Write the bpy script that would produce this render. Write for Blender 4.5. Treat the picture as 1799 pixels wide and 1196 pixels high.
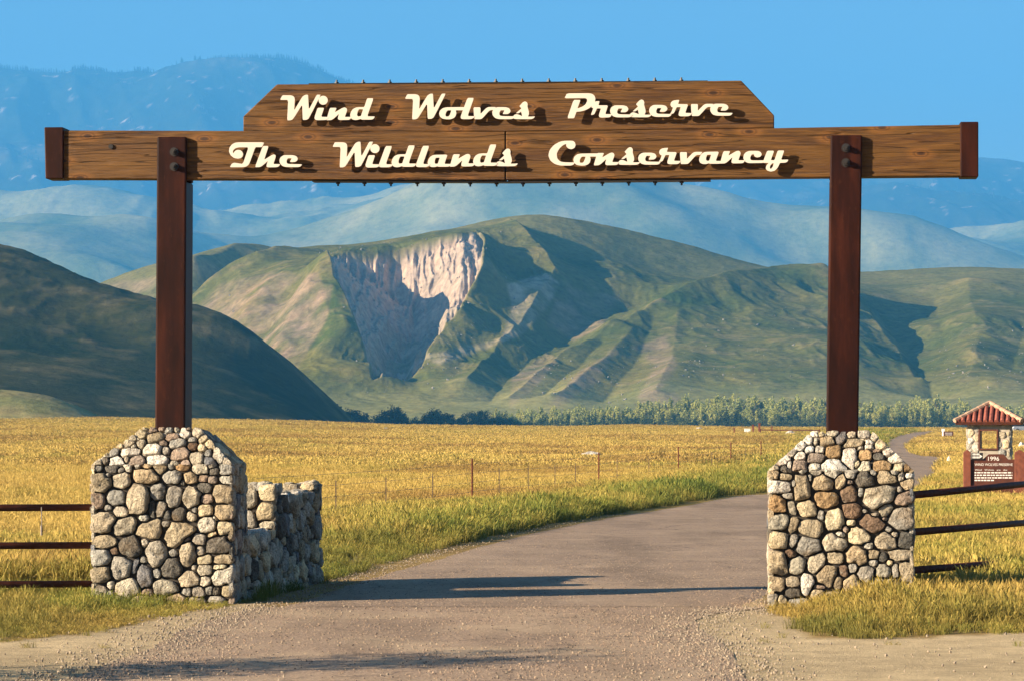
import bpy, bmesh, math, random
import numpy as np
from mathutils import Vector, Matrix
from mathutils.geometry import tessellate_polygon

# ------------------------------------------------------------------ clear
for o in list(bpy.data.objects):
    bpy.data.objects.remove(o, do_unlink=True)
scene = bpy.context.scene
COL = scene.collection
random.seed(7)
RNG = np.random.default_rng(11)

# ------------------------------------------------------------------ camera
F, CX, HZ, EYE = 5328.0, 899.5, 752.0, 2.08      # focal length, principal column and horizon row in photo pixels; eye height
cam = bpy.data.cameras.new('camera')
cam_o = bpy.data.objects.new('camera', cam)
COL.objects.link(cam_o)
cam.sensor_width = 36.0
cam.lens = F / 1799.0 * 36.0
cam.shift_y = (HZ - 598.0) / 1799.0
cam.clip_start = 0.5
cam.clip_end = 60000.0
cam_o.location = (0, 0, EYE)
cam_o.rotation_euler = (math.radians(90), 0, 0)
scene.camera = cam_o

# ------------------------------------------------------------------ sun and sky
SUN_TRAVEL = Vector((1.0, 0.40, -0.345)).normalized()       # direction the light travels
to_sun = -SUN_TRAVEL
sun_elev = math.asin(to_sun.z)
sun_az = math.atan2(to_sun.x, to_sun.y)                     # clockwise from +Y
world = bpy.data.worlds.new('World')
scene.world = world
world.use_nodes = True
wn = world.node_tree.nodes
wl = world.node_tree.links
wn.clear()
sky = wn.new('ShaderNodeTexSky')
sky.sky_type = 'NISHITA'
sky.sun_disc = False
sky.sun_elevation = sun_elev
sky.sun_rotation = sun_az
sky.altitude = 300.0
sky.air_density = 1.0
sky.dust_density = 0.3
sky.ozone_density = 4.0
bg = wn.new('ShaderNodeBackground')
bg.inputs['Strength'].default_value = 0.05
wo = wn.new('ShaderNodeOutputWorld')
wl.new(sky.outputs[0], bg.inputs[0])
wl.new(bg.outputs[0], wo.inputs[0])

sun = bpy.data.lights.new('sun', 'SUN')
sun.energy = 5.0
sun.angle = math.radians(0.5)
sun.color = (1.0, 0.84, 0.62)
sun_o = bpy.data.objects.new('sun', sun)
COL.objects.link(sun_o)
sun_o.rotation_euler = SUN_TRAVEL.to_track_quat('-Z', 'Y').to_euler()
sun_o.location = (-60, -30, 60)

scene.view_settings.view_transform = 'Standard'
scene.view_settings.look = 'None'
scene.view_settings.gamma = 1.0
scene.view_settings.use_curve_mapping = False
scene.view_settings.exposure = 1.5
scene.render.engine = 'CYCLES'
scene.render.resolution_x = 1024
scene.render.resolution_y = 680
scene.cycles.volume_bounces = 1

# ------------------------------------------------------------------ helpers
def link(o, parent=None):
    COL.objects.link(o)
    if parent is not None:
        o.parent = parent
    return o

def tag(o, label=None, cat=None, group=None, kind=None):
    if label: o['label'] = label
    if cat: o['category'] = cat
    if group: o['group'] = group
    if kind: o['kind'] = kind
    return o

def empty(name, loc=(0, 0, 0), rz=0.0):
    o = bpy.data.objects.new(name, None)
    o.empty_display_size = 0.2
    o.location = loc
    o.rotation_euler = (0, 0, rz)
    return link(o)

def mesh_obj(name, verts, faces, mat, parent=None, smooth=False):
    me = bpy.data.meshes.new(name)
    me.from_pydata([tuple(v) for v in verts], [], [tuple(f) for f in faces])
    if smooth:
        me.polygons.foreach_set('use_smooth', [True] * len(me.polygons))
    me.materials.append(mat)
    me.update()
    return link(bpy.data.objects.new(name, me), parent)

class MB:
    """collects shapes; build() links them as one mesh object"""
    def __init__(s): s.v = []; s.f = []
    def add(s, vs, fs):
        n = len(s.v); s.v += [tuple(v) for v in vs]; s.f += [tuple(i + n for i in f) for f in fs]
    def box(s, x0, x1, y0, y1, z0, z1):
        s.add([(x0,y0,z0),(x1,y0,z0),(x1,y1,z0),(x0,y1,z0),(x0,y0,z1),(x1,y0,z1),(x1,y1,z1),(x0,y1,z1)],
              [(0,3,2,1),(4,5,6,7),(0,1,5,4),(1,2,6,5),(2,3,7,6),(3,0,4,7)])
    def tube(s, pts, r, n=8, cap=True):
        pts = [Vector(p) for p in pts]; rings = []
        rs = r if isinstance(r, (list, tuple)) else [r] * len(pts)
        for i, p in enumerate(pts):
            d = (pts[min(i + 1, len(pts) - 1)] - pts[max(i - 1, 0)]).normalized()
            a = d.cross(Vector((0, 0, 1)))
            if a.length < 1e-3: a = d.cross(Vector((1, 0, 0)))
            a.normalize(); b = d.cross(a)
            rings.append([p + (a * math.cos(2 * math.pi * k / n) + b * math.sin(2 * math.pi * k / n)) * rs[i] for k in range(n)])
        vs = [v for R in rings for v in R]; fs = []
        for i in range(len(rings) - 1):
            for k in range(n):
                k2 = (k + 1) % n
                fs.append((i*n + k, i*n + k2, (i+1)*n + k2, (i+1)*n + k))
        if cap:
            fs.append(tuple(range(n - 1, -1, -1))); fs.append(tuple((len(rings) - 1) * n + k for k in range(n)))
        s.add(vs, fs)
    def prism(s, poly, y0, y1):
        """poly: (x, z) loop, extruded along y"""
        n = len(poly)
        ar = sum(poly[i][0] * poly[(i+1) % n][1] - poly[(i+1) % n][0] * poly[i][1] for i in range(n))
        if ar < 0: poly = poly[::-1]
        vs = [(p[0], y0, p[1]) for p in poly] + [(p[0], y1, p[1]) for p in poly]
        fs = [tuple(range(n)), tuple(range(2*n - 1, n - 1, -1))] + [(i, n + i, n + (i+1) % n, (i+1) % n) for i in range(n)]
        s.add(vs, fs)
    def build(s, name, mat, parent=None, smooth=False, bevel=0.0, seg=2):
        o = mesh_obj(name, s.v, s.f, mat, parent, smooth)
        bm = bmesh.new(); bm.from_mesh(o.data)
        bmesh.ops.recalc_face_normals(bm, faces=bm.faces)
        if bevel > 0:
            es = [e for e in bm.edges if e.calc_face_angle(0) > 0.5]
            bmesh.ops.bevel(bm, geom=es, offset=bevel, segments=seg, profile=0.5, affect='EDGES', clamp_overlap=True)
        bm.to_mesh(o.data); bm.free()
        return o

# ---- noise in numpy
def _hash(ix, iy, seed):
    h = (ix.astype(np.int64) * 374761393 + iy.astype(np.int64) * 668265263 + seed * 974634777) & 0x7fffffff
    h = ((h ^ (h >> 13)) * 1274126177) & 0x7fffffff
    h = h ^ (h >> 16)
    return (h & 0xffff) / 65535.0
def vnoise(x, y, seed=0):
    x = np.asarray(x, float); y = np.asarray(y, float)
    ix = np.floor(x); iy = np.floor(y); fx = x - ix; fy = y - iy
    ix = ix.astype(np.int64); iy = iy.astype(np.int64)
    ux = fx*fx*fx*(fx*(fx*6-15)+10); uy = fy*fy*fy*(fy*(fy*6-15)+10)
    a = _hash(ix, iy, seed); b = _hash(ix+1, iy, seed); c = _hash(ix, iy+1, seed); d = _hash(ix+1, iy+1, seed)
    return ((a*(1-ux)+b*ux)*(1-uy) + (c*(1-ux)+d*ux)*uy) * 2 - 1
def fbm(x, y, octv=4, seed=0, gain=0.5):
    s = 0; a = 1; t = 0
    for k in range(octv):
        s = s + a * vnoise(np.asarray(x)*2**k + 17.3*k, np.asarray(y)*2**k - 9.1*k, seed + k); t += a; a *= gain
    return s / t
def ridged(x, y, octv=4, seed=0, gain=0.5):
    s = 0; a = 1; t = 0
    for k in range(octv):
        s = s + a * (1 - 2*np.abs(vnoise(np.asarray(x)*2**k + 5.7*k, np.asarray(y)*2**k + 3.3*k, seed + k))); t += a; a *= gain
    return s / t
def sstep(a, b, x):
    t = np.clip((np.asarray(x, float) - a) / (b - a), 0, 1)
    return t*t*(3 - 2*t)
def in_poly(px, py, poly):
    px = np.asarray(px, float); py = np.asarray(py, float)
    c = np.zeros(px.shape, bool); n = len(poly)
    for i in range(n):
        x1, y1 = poly[i]; x2, y2 = poly[(i+1) % n]
        if y1 == y2: continue
        c ^= ((y1 > py) != (y2 > py)) & (px < (x2-x1)*(py-y1)/(y2-y1) + x1)
    return c

def P(px, py, d):
    """photo pixel at a known distance -> world point"""
    return Vector(((px - CX) / F * d, d, EYE - (py - HZ) / F * d))

# ---- the ground's height
CREST_X = [-600, 0, 170, 530, 700, 1000, 1100, 1300, 1799, 2400]
CREST_Z = [3.8, 3.6, 4.0, 3.3, 2.5, 2.15, 2.5, 2.05, 1.75, 1.7]
def ground_z(X, Y):
    X = np.asarray(X, float); Y = np.asarray(Y, float)
    Ys = np.maximum(Y, 1.0)
    col = np.clip(X / Ys * F + CX, -600, 2400)
    cz = np.interp(col, CREST_X, CREST_Z)
    up = sstep(70, 640, Y)
    down = sstep(640, 1150, Y)
    z = cz * up * (1 - down) - 2.5 * down
    z = z + 0.10 * fbm(X/9.0, Y/9.0, 2, 5) * sstep(60, 110, Y) * (1 - down)
    return z
def gz(x, y): return float(ground_z(np.array([x]), np.array([y]))[0])
def on_ground(px, py):
    """first ground point along the ray of a photo pixel"""
    ds = np.geomspace(8, 1200, 6000)
    X = (px - CX) / F * ds; z = EYE - (py - HZ) / F * ds
    below = z <= ground_z(X, ds)
    k = int(np.argmax(below)) if below.any() else len(ds) - 1
    d = ds[k]
    return Vector((X[k], d, gz(X[k], d)))

# ------------------------------------------------------------------ materials
def new_mat(name):
    m = bpy.data.materials.new(name); m.use_nodes = True
    nt = m.node_tree; nt.nodes.clear()
    out = nt.nodes.new('ShaderNodeOutputMaterial')
    b = nt.nodes.new('ShaderNodeBsdfPrincipled')
    nt.links.new(b.outputs[0], out.inputs['Surface'])
    b.inputs['Roughness'].default_value = 0.8
    b.inputs['Specular IOR Level'].default_value = 0.25
    return m, nt, b, out
def N(nt, t, **kw):
    n = nt.nodes.new(t)
    for k, v in kw.items():
        if k in n.inputs: n.inputs[k].default_value = v
        else: setattr(n, k, v)
    return n
def noise(nt, vec, scale, detail=4, rough=0.55, dist=0.0):
    n = N(nt, 'ShaderNodeTexNoise'); n.inputs['Scale'].default_value = scale
    n.inputs['Detail'].default_value = detail; n.inputs['Roughness'].default_value = rough; n.inputs['Distortion'].default_value = dist
    if vec is not None: nt.links.new(vec, n.inputs['Vector'])
    return n.outputs[0]
def ramp(nt, fac, stops, interp='LINEAR'):
    r = N(nt, 'ShaderNodeValToRGB'); cr = r.color_ramp; cr.interpolation = interp
    while len(cr.elements) < len(stops): cr.elements.new(0.5)
    for e, (p, c) in zip(cr.elements, stops):
        e.position = p; e.color = (c[0], c[1], c[2], 1) if hasattr(c, '__len__') else (c, c, c, 1)
    nt.links.new(fac, r.inputs[0])
    return r.outputs[0]
def mix(nt, fac, a, b, mode='MIX'):
    m = N(nt, 'ShaderNodeMix'); m.data_type = 'RGBA'; m.blend_type = mode
    for sock, v in ((m.inputs[0], fac), (m.inputs[6], a), (m.inputs[7], b)):
        if isinstance(v, (int, float)): sock.default_value = v
        elif isinstance(v, tuple): sock.default_value = (v[0], v[1], v[2], 1)
        else: nt.links.new(v, sock)
    return m.outputs[2]
def math_n(nt, op, a, b=None, c=None):
    m = N(nt, 'ShaderNodeMath'); m.operation = op
    for i, v in enumerate((a, b, c)):
        if v is None: continue
        if isinstance(v, (int, float)): m.inputs[i].default_value = v
        else: nt.links.new(v, m.inputs[i])
    return m.outputs[0]
def coords(nt, kind='Object', scale=(1, 1, 1)):
    t = N(nt, 'ShaderNodeTexCoord'); mp = N(nt, 'ShaderNodeMapping')
    mp.inputs['Scale'].default_value = scale
    nt.links.new(t.outputs[kind], mp.inputs['Vector'])
    return mp.outputs[0]
def bump(nt, b, height, strength=0.5, dist=0.02):
    n = N(nt, 'ShaderNodeBump'); n.inputs['Strength'].default_value = strength; n.inputs['Distance'].default_value = dist
    nt.links.new(height, n.inputs['Height']); nt.links.new(n.outputs[0], b.inputs['Normal'])

M = {}
def mat_wood():
    m, nt, b, _ = new_mat('stained_timber')
    v = coords(nt, 'Object', (0.38, 1, 8))
    v2 = coords(nt, 'Object', (0.35, 1, 2.2))
    g = noise(nt, v, 3.0, 9, 0.66, 1.1)
    big = noise(nt, v2, 2.2, 3, 0.5, 0.3)
    fine = noise(nt, coords(nt, 'Object', (1.5, 1, 60)), 2.0, 4, 0.6)
    c = ramp(nt, g, [(0.30, (0.018, 0.006, 0.0015)), (0.43, (0.066, 0.024, 0.004)), (0.56, (0.118, 0.048, 0.008)), (0.68, (0.18, 0.080, 0.014)), (0.8, (0.34, 0.18, 0.045))])
    c = mix(nt, ramp(nt, big, [(0.38, 0.0), (0.62, 1.0)]), c, mix(nt, 0.6, c, (0.15, 0.066, 0.009)))
    c = mix(nt, 0.5, c, ramp(nt, fine, [(0.35, 0.30), (0.65, 1.1)]), 'MULTIPLY')
    # knots
    vo = N(nt, 'ShaderNodeTexVoronoi'); vo.inputs['Scale'].default_value = 1.0; vo.inputs['Randomness'].default_value = 1.0
    vo.voronoi_dimensions = '2D'
    sx = N(nt, 'ShaderNodeSeparateXYZ'); cx = N(nt, 'ShaderNodeCombineXYZ'); nt.links.new(coords(nt, 'Object', (1.15, 1, 2.6)), sx.inputs[0])
    nt.links.new(sx.outputs[0], cx.inputs[0]); nt.links.new(sx.outputs[2], cx.inputs[1]); nt.links.new(cx.outputs[0], vo.inputs['Vector'])
    kn = ramp(nt, math_n(nt, 'ADD', vo.outputs['Distance'], math_n(nt, 'MULTIPLY', g, 0.06)), [(0.06, 0.95), (0.085, 0.7), (0.10, 0.1), (0.125, 0.6), (0.16, 0.0)])
    halo = ramp(nt, math_n(nt, 'ADD', vo.outputs['Distance'], math_n(nt, 'MULTIPLY', g, 0.25)), [(0.2, 0.75), (0.36, 0.0)])
    c = mix(nt, halo, c, (0.22, 0.085, 0.014))
    c = mix(nt, kn, c, (0.03, 0.010, 0.003))
    # long drying cracks
    cr = noise(nt, coords(nt, 'Object', (0.22, 1, 7)), 1.6, 2, 0.4, 0.8)
    crk = ramp(nt, cr, [(0.488, 0.0), (0.498, 1.0), (0.506, 0.0)])
    c = mix(nt, math_n(nt, 'MULTIPLY', crk, 0.8), c, (0.02, 0.008, 0.003))
    nt.links.new(c, b.inputs['Base Color']); b.inputs['Roughness'].default_value = 0.55
    h = math_n(nt, 'SUBTRACT', math_n(nt, 'ADD', g, math_n(nt, 'MULTIPLY', fine, 0.5)), crk)
    bump(nt, b, h, 0.8, 0.02)
    return m
def mat_steel():
    m, nt, b, _ = new_mat('rusty_brown_steel')
    n1 = noise(nt, coords(nt, 'Object', (3, 3, 0.5)), 2.5, 6, 0.6)
    n2 = noise(nt, coords(nt, 'Object', (1, 1, 0.35)), 22.0, 4, 0.6)
    c = ramp(nt, n1, [(0.3, (0.010, 0.0024, 0.0012)), (0.5, (0.020, 0.0045, 0.002)), (0.72, (0.042, 0.0095, 0.0035))])
    c = mix(nt, ramp(nt, n2, [(0.6, 0.0), (0.78, 0.6)]), c, (0.055, 0.018, 0.008))
    nt.links.new(c, b.inputs['Base Color']); b.inputs['Roughness'].default_value = 0.5
    b.inputs['Specular IOR Level'].default_value = 0.12
    bump(nt, b, n2, 0.15, 0.01)
    return m
def plain(name, col, rough=0.7, var=0.25, scale=6.0, spec=0.25, metal=0.0):
    m, nt, b, _ = new_mat(name)
    n = noise(nt, coords(nt, 'Object'), scale, 5, 0.6)
    lo = tuple(x * (1 - var) for x in col); hi = tuple(min(1, x * (1 + var)) for x in col)
    nt.links.new(ramp(nt, n, [(0.3, lo), (0.7, hi)]), b.inputs['Base Color'])
    b.inputs['Roughness'].default_value = rough; b.inputs['Specular IOR Level'].default_value = spec; b.inputs['Metallic'].default_value = metal
    bump(nt, b, n, 0.1, 0.01)
    return m
def mat_stone():
    m, nt, b, _ = new_mat('field_stone')
    oi = N(nt, 'ShaderNodeObjectInfo')
    add = N(nt, 'ShaderNodeVectorMath'); add.operation = 'ADD'
    nt.links.new(coords(nt, 'Object'), add.inputs[0])
    sc = N(nt, 'ShaderNodeVectorMath'); sc.operation = 'SCALE'; sc.inputs[0].default_value = (13, 7, 29); nt.links.new(oi.outputs['Random'], sc.inputs['Scale'])
    nt.links.new(sc.outputs[0], add.inputs[1])
    v = add.outputs[0]
    n1 = noise(nt, v, 7.0, 6, 0.6, 0.5); n2 = noise(nt, v, 38.0, 6, 0.65); n3 = noise(nt, v, 3.2, 3, 0.5)
    c = mix(nt, 1.0, oi.outputs['Color'], ramp(nt, n1, [(0.30, (0.58, 0.53, 0.48)), (0.46, (1.1, 1.08, 1.05)), (0.6, (1.4, 1.36, 1.3)), (0.75, (1.75, 1.65, 1.5))]), 'MULTIPLY')
    c = mix(nt, ramp(nt, n3, [(0.55, 0.0), (0.72, 0.6)]), c, mix(nt, 0.5, c, (0.34, 0.21, 0.09)))
    c = mix(nt, 0.7, c, ramp(nt, n2, [(0.34, 0.34), (0.47, 1.0), (0.66, 1.45)]), 'MULTIPLY')
    li = noise(nt, v, 15.0, 4, 0.6)
    c = mix(nt, ramp(nt, li, [(0.63, 0.0), (0.70, 0.6)]), c, (0.42, 0.41, 0.34))
    nt.links.new(c, b.inputs['Base Color']); b.inputs['Roughness'].default_value = 0.9; b.inputs['Specular IOR Level'].default_value = 0.12
    h = math_n(nt, 'ADD', math_n(nt, 'MULTIPLY', n1, 1.0), math_n(nt, 'MULTIPLY', n2, 0.5))
    bump(nt, b, h, 1.0, 0.14)
    return m
M['wood'] = mat_wood()
M['steel'] = mat_steel()
M['stone'] = mat_stone()
M['mortar'] = plain('dark_mortar', (0.045, 0.037, 0.030), 0.95, 0.4, 30)
M['letter'] = plain('cream_painted_steel', (0.57, 0.51, 0.43), 0.5, 0.04, 9)
M['bolt'] = plain('black_iron', (0.018, 0.014, 0.012), 0.5, 0.3, 20, 0.4)
M['rail'] = plain('rust_brown_pipe', (0.072, 0.020, 0.010), 0.6, 0.4, 7, 0.15)
M['wire'] = plain('grey_wire', (0.12, 0.10, 0.09), 0.5, 0.2, 20, 0.4, 0.6)

# ================================================================== THE SETTING
def col_attr(me, cols, name='tone'):
    a = me.color_attributes.new(name, 'FLOAT_COLOR', 'POINT')
    c = np.ones((len(cols), 4), np.float32); c[:, :3] = cols
    a.data.foreach_set('color', c.ravel())

def grid_obj(name, V, nr, nc, mat, cols=None, smooth=True):
    i = np.arange(nr - 1)[:, None] * nc + np.arange(nc - 1)[None, :]
    f = np.stack([i, i + 1, i + nc + 1, i + nc], -1).reshape(-1, 4)
    me = bpy.data.meshes.new(name)
    me.vertices.add(len(V)); me.vertices.foreach_set('co', V.astype(np.float32).ravel())
    me.loops.add(f.size); me.loops.foreach_set('vertex_index', f.astype(np.int32).ravel())
    me.polygons.add(len(f)); me.polygons.foreach_set('loop_start', (np.arange(len(f)) * 4).astype(np.int32))
    me.polygons.foreach_set('use_smooth', np.full(len(f), smooth))
    me.update(calc_edges=True); me.validate()
    if cols is not None: col_attr(me, cols)
    me.materials.append(mat)
    return link(bpy.data.objects.new(name, me))

# ---- road outline, from the photograph, laid on the ground
ROAD_L = [(455,1067),(520,1046),(565,1030),(640,1008),(720,985),(800,962),(900,938),(1000,917),(1100,901),(1200,886),(1345,866),(1440,840),(1500,815),(1545,792),(1557,773),(1575,765),(1600,759.5),(1625,757)]
ROAD_R = [(1345,1067),(1380,1046),(1410,1030),(1455,1008),(1490,985),(1515,962),(1540,938),(1560,917),(1580,901),(1597,880),(1612,858),(1640,842),(1656,822),(1662,806),(1604,796),(1600,784),(1612,772),(1648,760),(1690,757.5)]
RL = [on_ground(*p) for p in ROAD_L]
RR = [on_ground(*p) for p in ROAD_R]
APRON = [(455,1067),(400,1080),(340,1102),(270,1136),(120,1192),(-220,1300),(-700,1500),(1750,1500),(1420,1300),(1315,1196),(1285,1150),(1232,1112),(1222,1090),(1262,1076),(1345,1067)]
AP = [on_ground(*p) for p in APRON]
road_poly = [(p.x, p.y) for p in RL] + [(p.x, p.y) for p in RR[::-1]]
apron_poly = [(p.x, p.y) for p in AP]
# bare sandy verge in front of the grass
DIRT_L = [on_ground(*p) for p in [(-900,1160),(0,1128),(150,1112),(255,1092),(330,1075),(395,1064),(440,1056),(470,1066),(400,1110),(300,1400),(-1800,1400)]]
DIRT_R = [on_ground(*p) for p in [(1150,1072),(1345,1045),(1352,1062),(1385,1090),(1410,1118),(1560,1122),(1799,1110),(2600,1080),(3200,1400),(1200,1400)]]
dirtL = [(p.x, p.y) for p in DIRT_L]; dirtR = [(p.x, p.y) for p in DIRT_R]

def mat_ground():
    m, nt, b, _ = new_mat('dry_ground')
    at = N(nt, 'ShaderNodeAttribute'); at.attribute_name = 'tone'
    w = coords(nt, 'Object')
    n1 = noise(nt, w, 2.2, 6, 0.65); n2 = noise(nt, w, 26.0, 5, 0.7)
    bands = noise(nt, coords(nt, 'Object', (0.035, 0.16, 1)), 1.0, 6, 0.65)
    c = mix(nt, 1.0, at.outputs['Color'], ramp(nt, n1, [(0.3, 0.72), (0.7, 1.2)]), 'MULTIPLY')
    c = mix(nt, 0.8, c, ramp(nt, n2, [(0.3, 0.62), (0.55, 1.0), (0.75, 1.25)]), 'MULTIPLY')
    c = mix(nt, 0.7, c, ramp(nt, bands, [(0.3, 0.6), (0.5, 1.0), (0.7, 1.25)]), 'MULTIPLY')
    nt.links.new(c, b.inputs['Base Color']); b.inputs['Roughness'].default_value = 0.95; b.inputs['Specular IOR Level'].default_value = 0.05
    bump(nt, b, math_n(nt, 'ADD', n2, n1), 0.7, 0.03)
    return m
M['ground'] = mat_ground()
def build_ground():
    ys = np.concatenate([np.linspace(-50, 10, 12), np.linspace(14, 62, 110), np.geomspace(63, 17700, 190)])
    s = np.concatenate([[-1, -0.97, -0.93, -0.88], np.linspace(-0.84, 0.84, 170), [0.88, 0.93, 0.97, 1]])
    w = 9 + 0.22 * np.maximum(ys, 0)
    inner = np.clip(s, -0.84, 0.84)[None, :] * w[:, None] / 0.84
    e = np.clip((np.abs(s) - 0.84) / 0.16, 0, 1)
    outer = (8300 - w)[:, None] * (e ** 2)[None, :] * np.sign(s)[None, :]
    X = inner + outer; Y = np.repeat(ys[:, None], len(s), 1)
    Z = ground_z(X, Y)
    x = X.ravel(); y = Y.ravel()
    near = (1 - sstep(55, 110, y))
    gold = np.array([0.46, 0.305, 0.075]); soil = np.array([0.30, 0.20, 0.075]); sand = np.array([0.50, 0.375, 0.215]); green = np.array([0.17, 0.16, 0.04])
    n = fbm(x / 6, y / 14, 4, 3) * 0.5 + 0.5
    c = gold[None] * (0.75 + 0.5 * n[:, None])
    c = c * (1 - near[:, None]) + soil[None] * near[:, None]
    d = (in_poly(x, y, dirtL) | in_poly(x, y, dirtR) | (y < 26)).astype(float)
    c = c * (1 - d[:, None]) + sand[None] * d[:, None]
    # right of the road the verge is greener
    rightside = sstep(0.085, 0.13, x / np.maximum(y, 1)) * sstep(34, 40, y) * (1 - sstep(150, 260, y))
    c = c * (1 - 0.6 * rightside[:, None]) + green[None] * 0.6 * rightside[:, None]
    g = grid_obj('ground', np.stack([x, y, Z.ravel()], 1), len(ys), len(s), M['ground'], c)
    tag(g, kind='structure')
build_ground()

def mat_asphalt(name, base, sandy):
    m, nt, b, _ = new_mat(name)
    w = coords(nt, 'Object')
    sp = noise(nt, w, 42.0, 4, 0.85); sp2 = noise(nt, w, 16.0, 4, 0.75); big = noise(nt, w, 0.55, 5, 0.6, 0.4)
    track = noise(nt, coords(nt, 'Object', (1.0, 0.18, 1)), 0.8, 3, 0.5)
    c = ramp(nt, sp, [(0.36, tuple(x*0.42 for x in base)), (0.5, base), (0.64, tuple(x*1.7 for x in base))])
    c = mix(nt, ramp(nt, big, [(0.46, 0.0), (0.66, 0.75)]), c, sandy)
    c = mix(nt, 0.6, c, ramp(nt, sp2, [(0.3, 0.6), (0.6, 1.1)]), 'MULTIPLY')
    c = mix(nt, 0.6, c, ramp(nt, track, [(0.36, 0.62), (0.52, 1.0)]), 'MULTIPLY')
    cr = N(nt, 'ShaderNodeTexVoronoi'); cr.feature = 'DISTANCE_TO_EDGE'; cr.inputs['Scale'].default_value = 0.42
    wv = N(nt, 'ShaderNodeVectorMath'); wv.operation = 'ADD'
    nn = N(nt, 'ShaderNodeTexNoise'); nn.inputs['Scale'].default_value = 1.6; nn.inputs['Detail'].default_value = 5; nt.links.new(w, nn.inputs['Vector'])
    nt.links.new(w, wv.inputs[0]); nt.links.new(nn.outputs['Color'], wv.inputs[1]); nt.links.new(wv.outputs[0], cr.inputs['Vector'])
    c = mix(nt, ramp(nt, cr.outputs['Distance'], [(0.0, 0.55), (0.012, 0.0)]), c, (0.05, 0.04, 0.035))
    nt.links.new(c, b.inputs['Base Color']); b.inputs['Roughness'].default_value = 0.9; b.inputs['Specular IOR Level'].default_value = 0.1
    bump(nt, b, math_n(nt, 'ADD', sp, sp2), 0.8, 0.012)
    return m
M['asphalt'] = mat_asphalt('worn_asphalt', (0.30, 0.212, 0.145), (0.38, 0.275, 0.185))
M['apron'] = mat_asphalt('dusty_asphalt', (0.35, 0.245, 0.165), (0.46, 0.335, 0.215))

def build_road():
    # resample both edges so the strip follows the rise of the ground
    def resample(pts, n):
        t = np.linspace(0, 1, len(pts)); q = np.linspace(0, 1, n)
        a = np.array([(p.x, p.y) for p in pts])
        return np.stack([np.interp(q, t, a[:, 0]), np.interp(q, t, a[:, 1])], 1)
    n = 220
    L = resample(RL, n); R = resample(RR, n); V = []; nc = 13
    jl = 0.10 * fbm(np.arange(n) / 3.0, np.zeros(n), 3, 40); jr = 0.10 * fbm(np.arange(n) / 3.0, np.zeros(n), 3, 41)
    for i in range(n):
        for k in range(nc):
            t = k / (nc - 1)
            x, y = L[i] * (1 - t) + R[i] * t
            x += jl[i] * (1 - t) + jr[i] * t
            V.append((x, y, 0))
    V = np.array(V); V[:, 2] = ground_z(V[:, 0], V[:, 1]) + 0.012 + 0.05 * sstep(90, 300, V[:, 1])
    V[:, 2] += np.tile(np.array([-0.03] + [0] * (nc - 2) + [-0.03]), n)
    tag(grid_obj('road', V, n, nc, M['asphalt']), kind='structure')
    # the apron in front of the gate: one sheet a little above the road's dust
    bm = bmesh.new()
    pts = [(p.x, p.y) for p in AP]
    dense = []
    for i in range(len(pts)):
        a = np.array(pts[i]); c = np.array(pts[(i+1) % len(pts)])
        m = max(2, int(np.linalg.norm(c - a) / 0.25))
        for k in range(m):
            p = a + (c - a) * k / m
            if 24 < p[1] < 35.0: p = p + np.array([0.13 * float(fbm(p[1]*0.9, p[0]*0.3, 3, 55)), 0])
            dense.append(p)
    vs = [bm.verts.new((p[0], p[1], 0.008)) for p in dense]
    bm.faces.new(vs); bmesh.ops.recalc_face_normals(bm, faces=bm.faces)
    me = bpy.data.meshes.new('driveway'); bmesh.ops.triangulate(bm, faces=bm.faces); bm.to_mesh(me); bm.free()
    for p in me.polygons:
        pass
    me.materials.append(M['apron']); o = link(bpy.data.objects.new('driveway', me)); tag(o, kind='structure')
build_road()

# ---- hills: a smooth surface through surveyed points, then worn by gullies
def tps_fit(pts, smooth=0.0):
    A = np.array([(p.x, p.y) for p in pts]) / 1000.0; z = np.array([p.z for p in pts])
    d = np.linalg.norm(A[:, None] - A[None], axis=-1)
    K = np.where(d > 0, d * d * np.log(d + 1e-12), 0) + smooth * np.eye(len(A))
    Pm = np.hstack([np.ones((len(A), 1)), A])
    S = np.block([[K, Pm], [Pm.T, np.zeros((3, 3))]])
    w = np.linalg.solve(S, np.concatenate([z, np.zeros(3)]))
    return A, w
def tps_eval(fit, X, Y):
    A, w = fit; n = len(A)
    x = X.ravel() / 1000.0; y = Y.ravel() / 1000.0
    out = w[n] + w[n+1] * x + w[n+2] * y
    for k in range(n):
        r2 = (x - A[k, 0])**2 + (y - A[k, 1])**2
        out = out + w[k] * 0.5 * r2 * np.log(r2 + 1e-12)
    return out.reshape(X.shape)
def blur(h, n):
    for _ in range(n):
        p = np.pad(h, 1, mode='edge')
        h = (p[1:-1, 1:-1]*4 + p[:-2, 1:-1]*2 + p[2:, 1:-1]*2 + p[1:-1, :-2]*2 + p[1:-1, 2:]*2 + p[:-2,:-2]+p[2:,2:]+p[:-2,2:]+p[2:,:-2]) / 16
    return h
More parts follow.
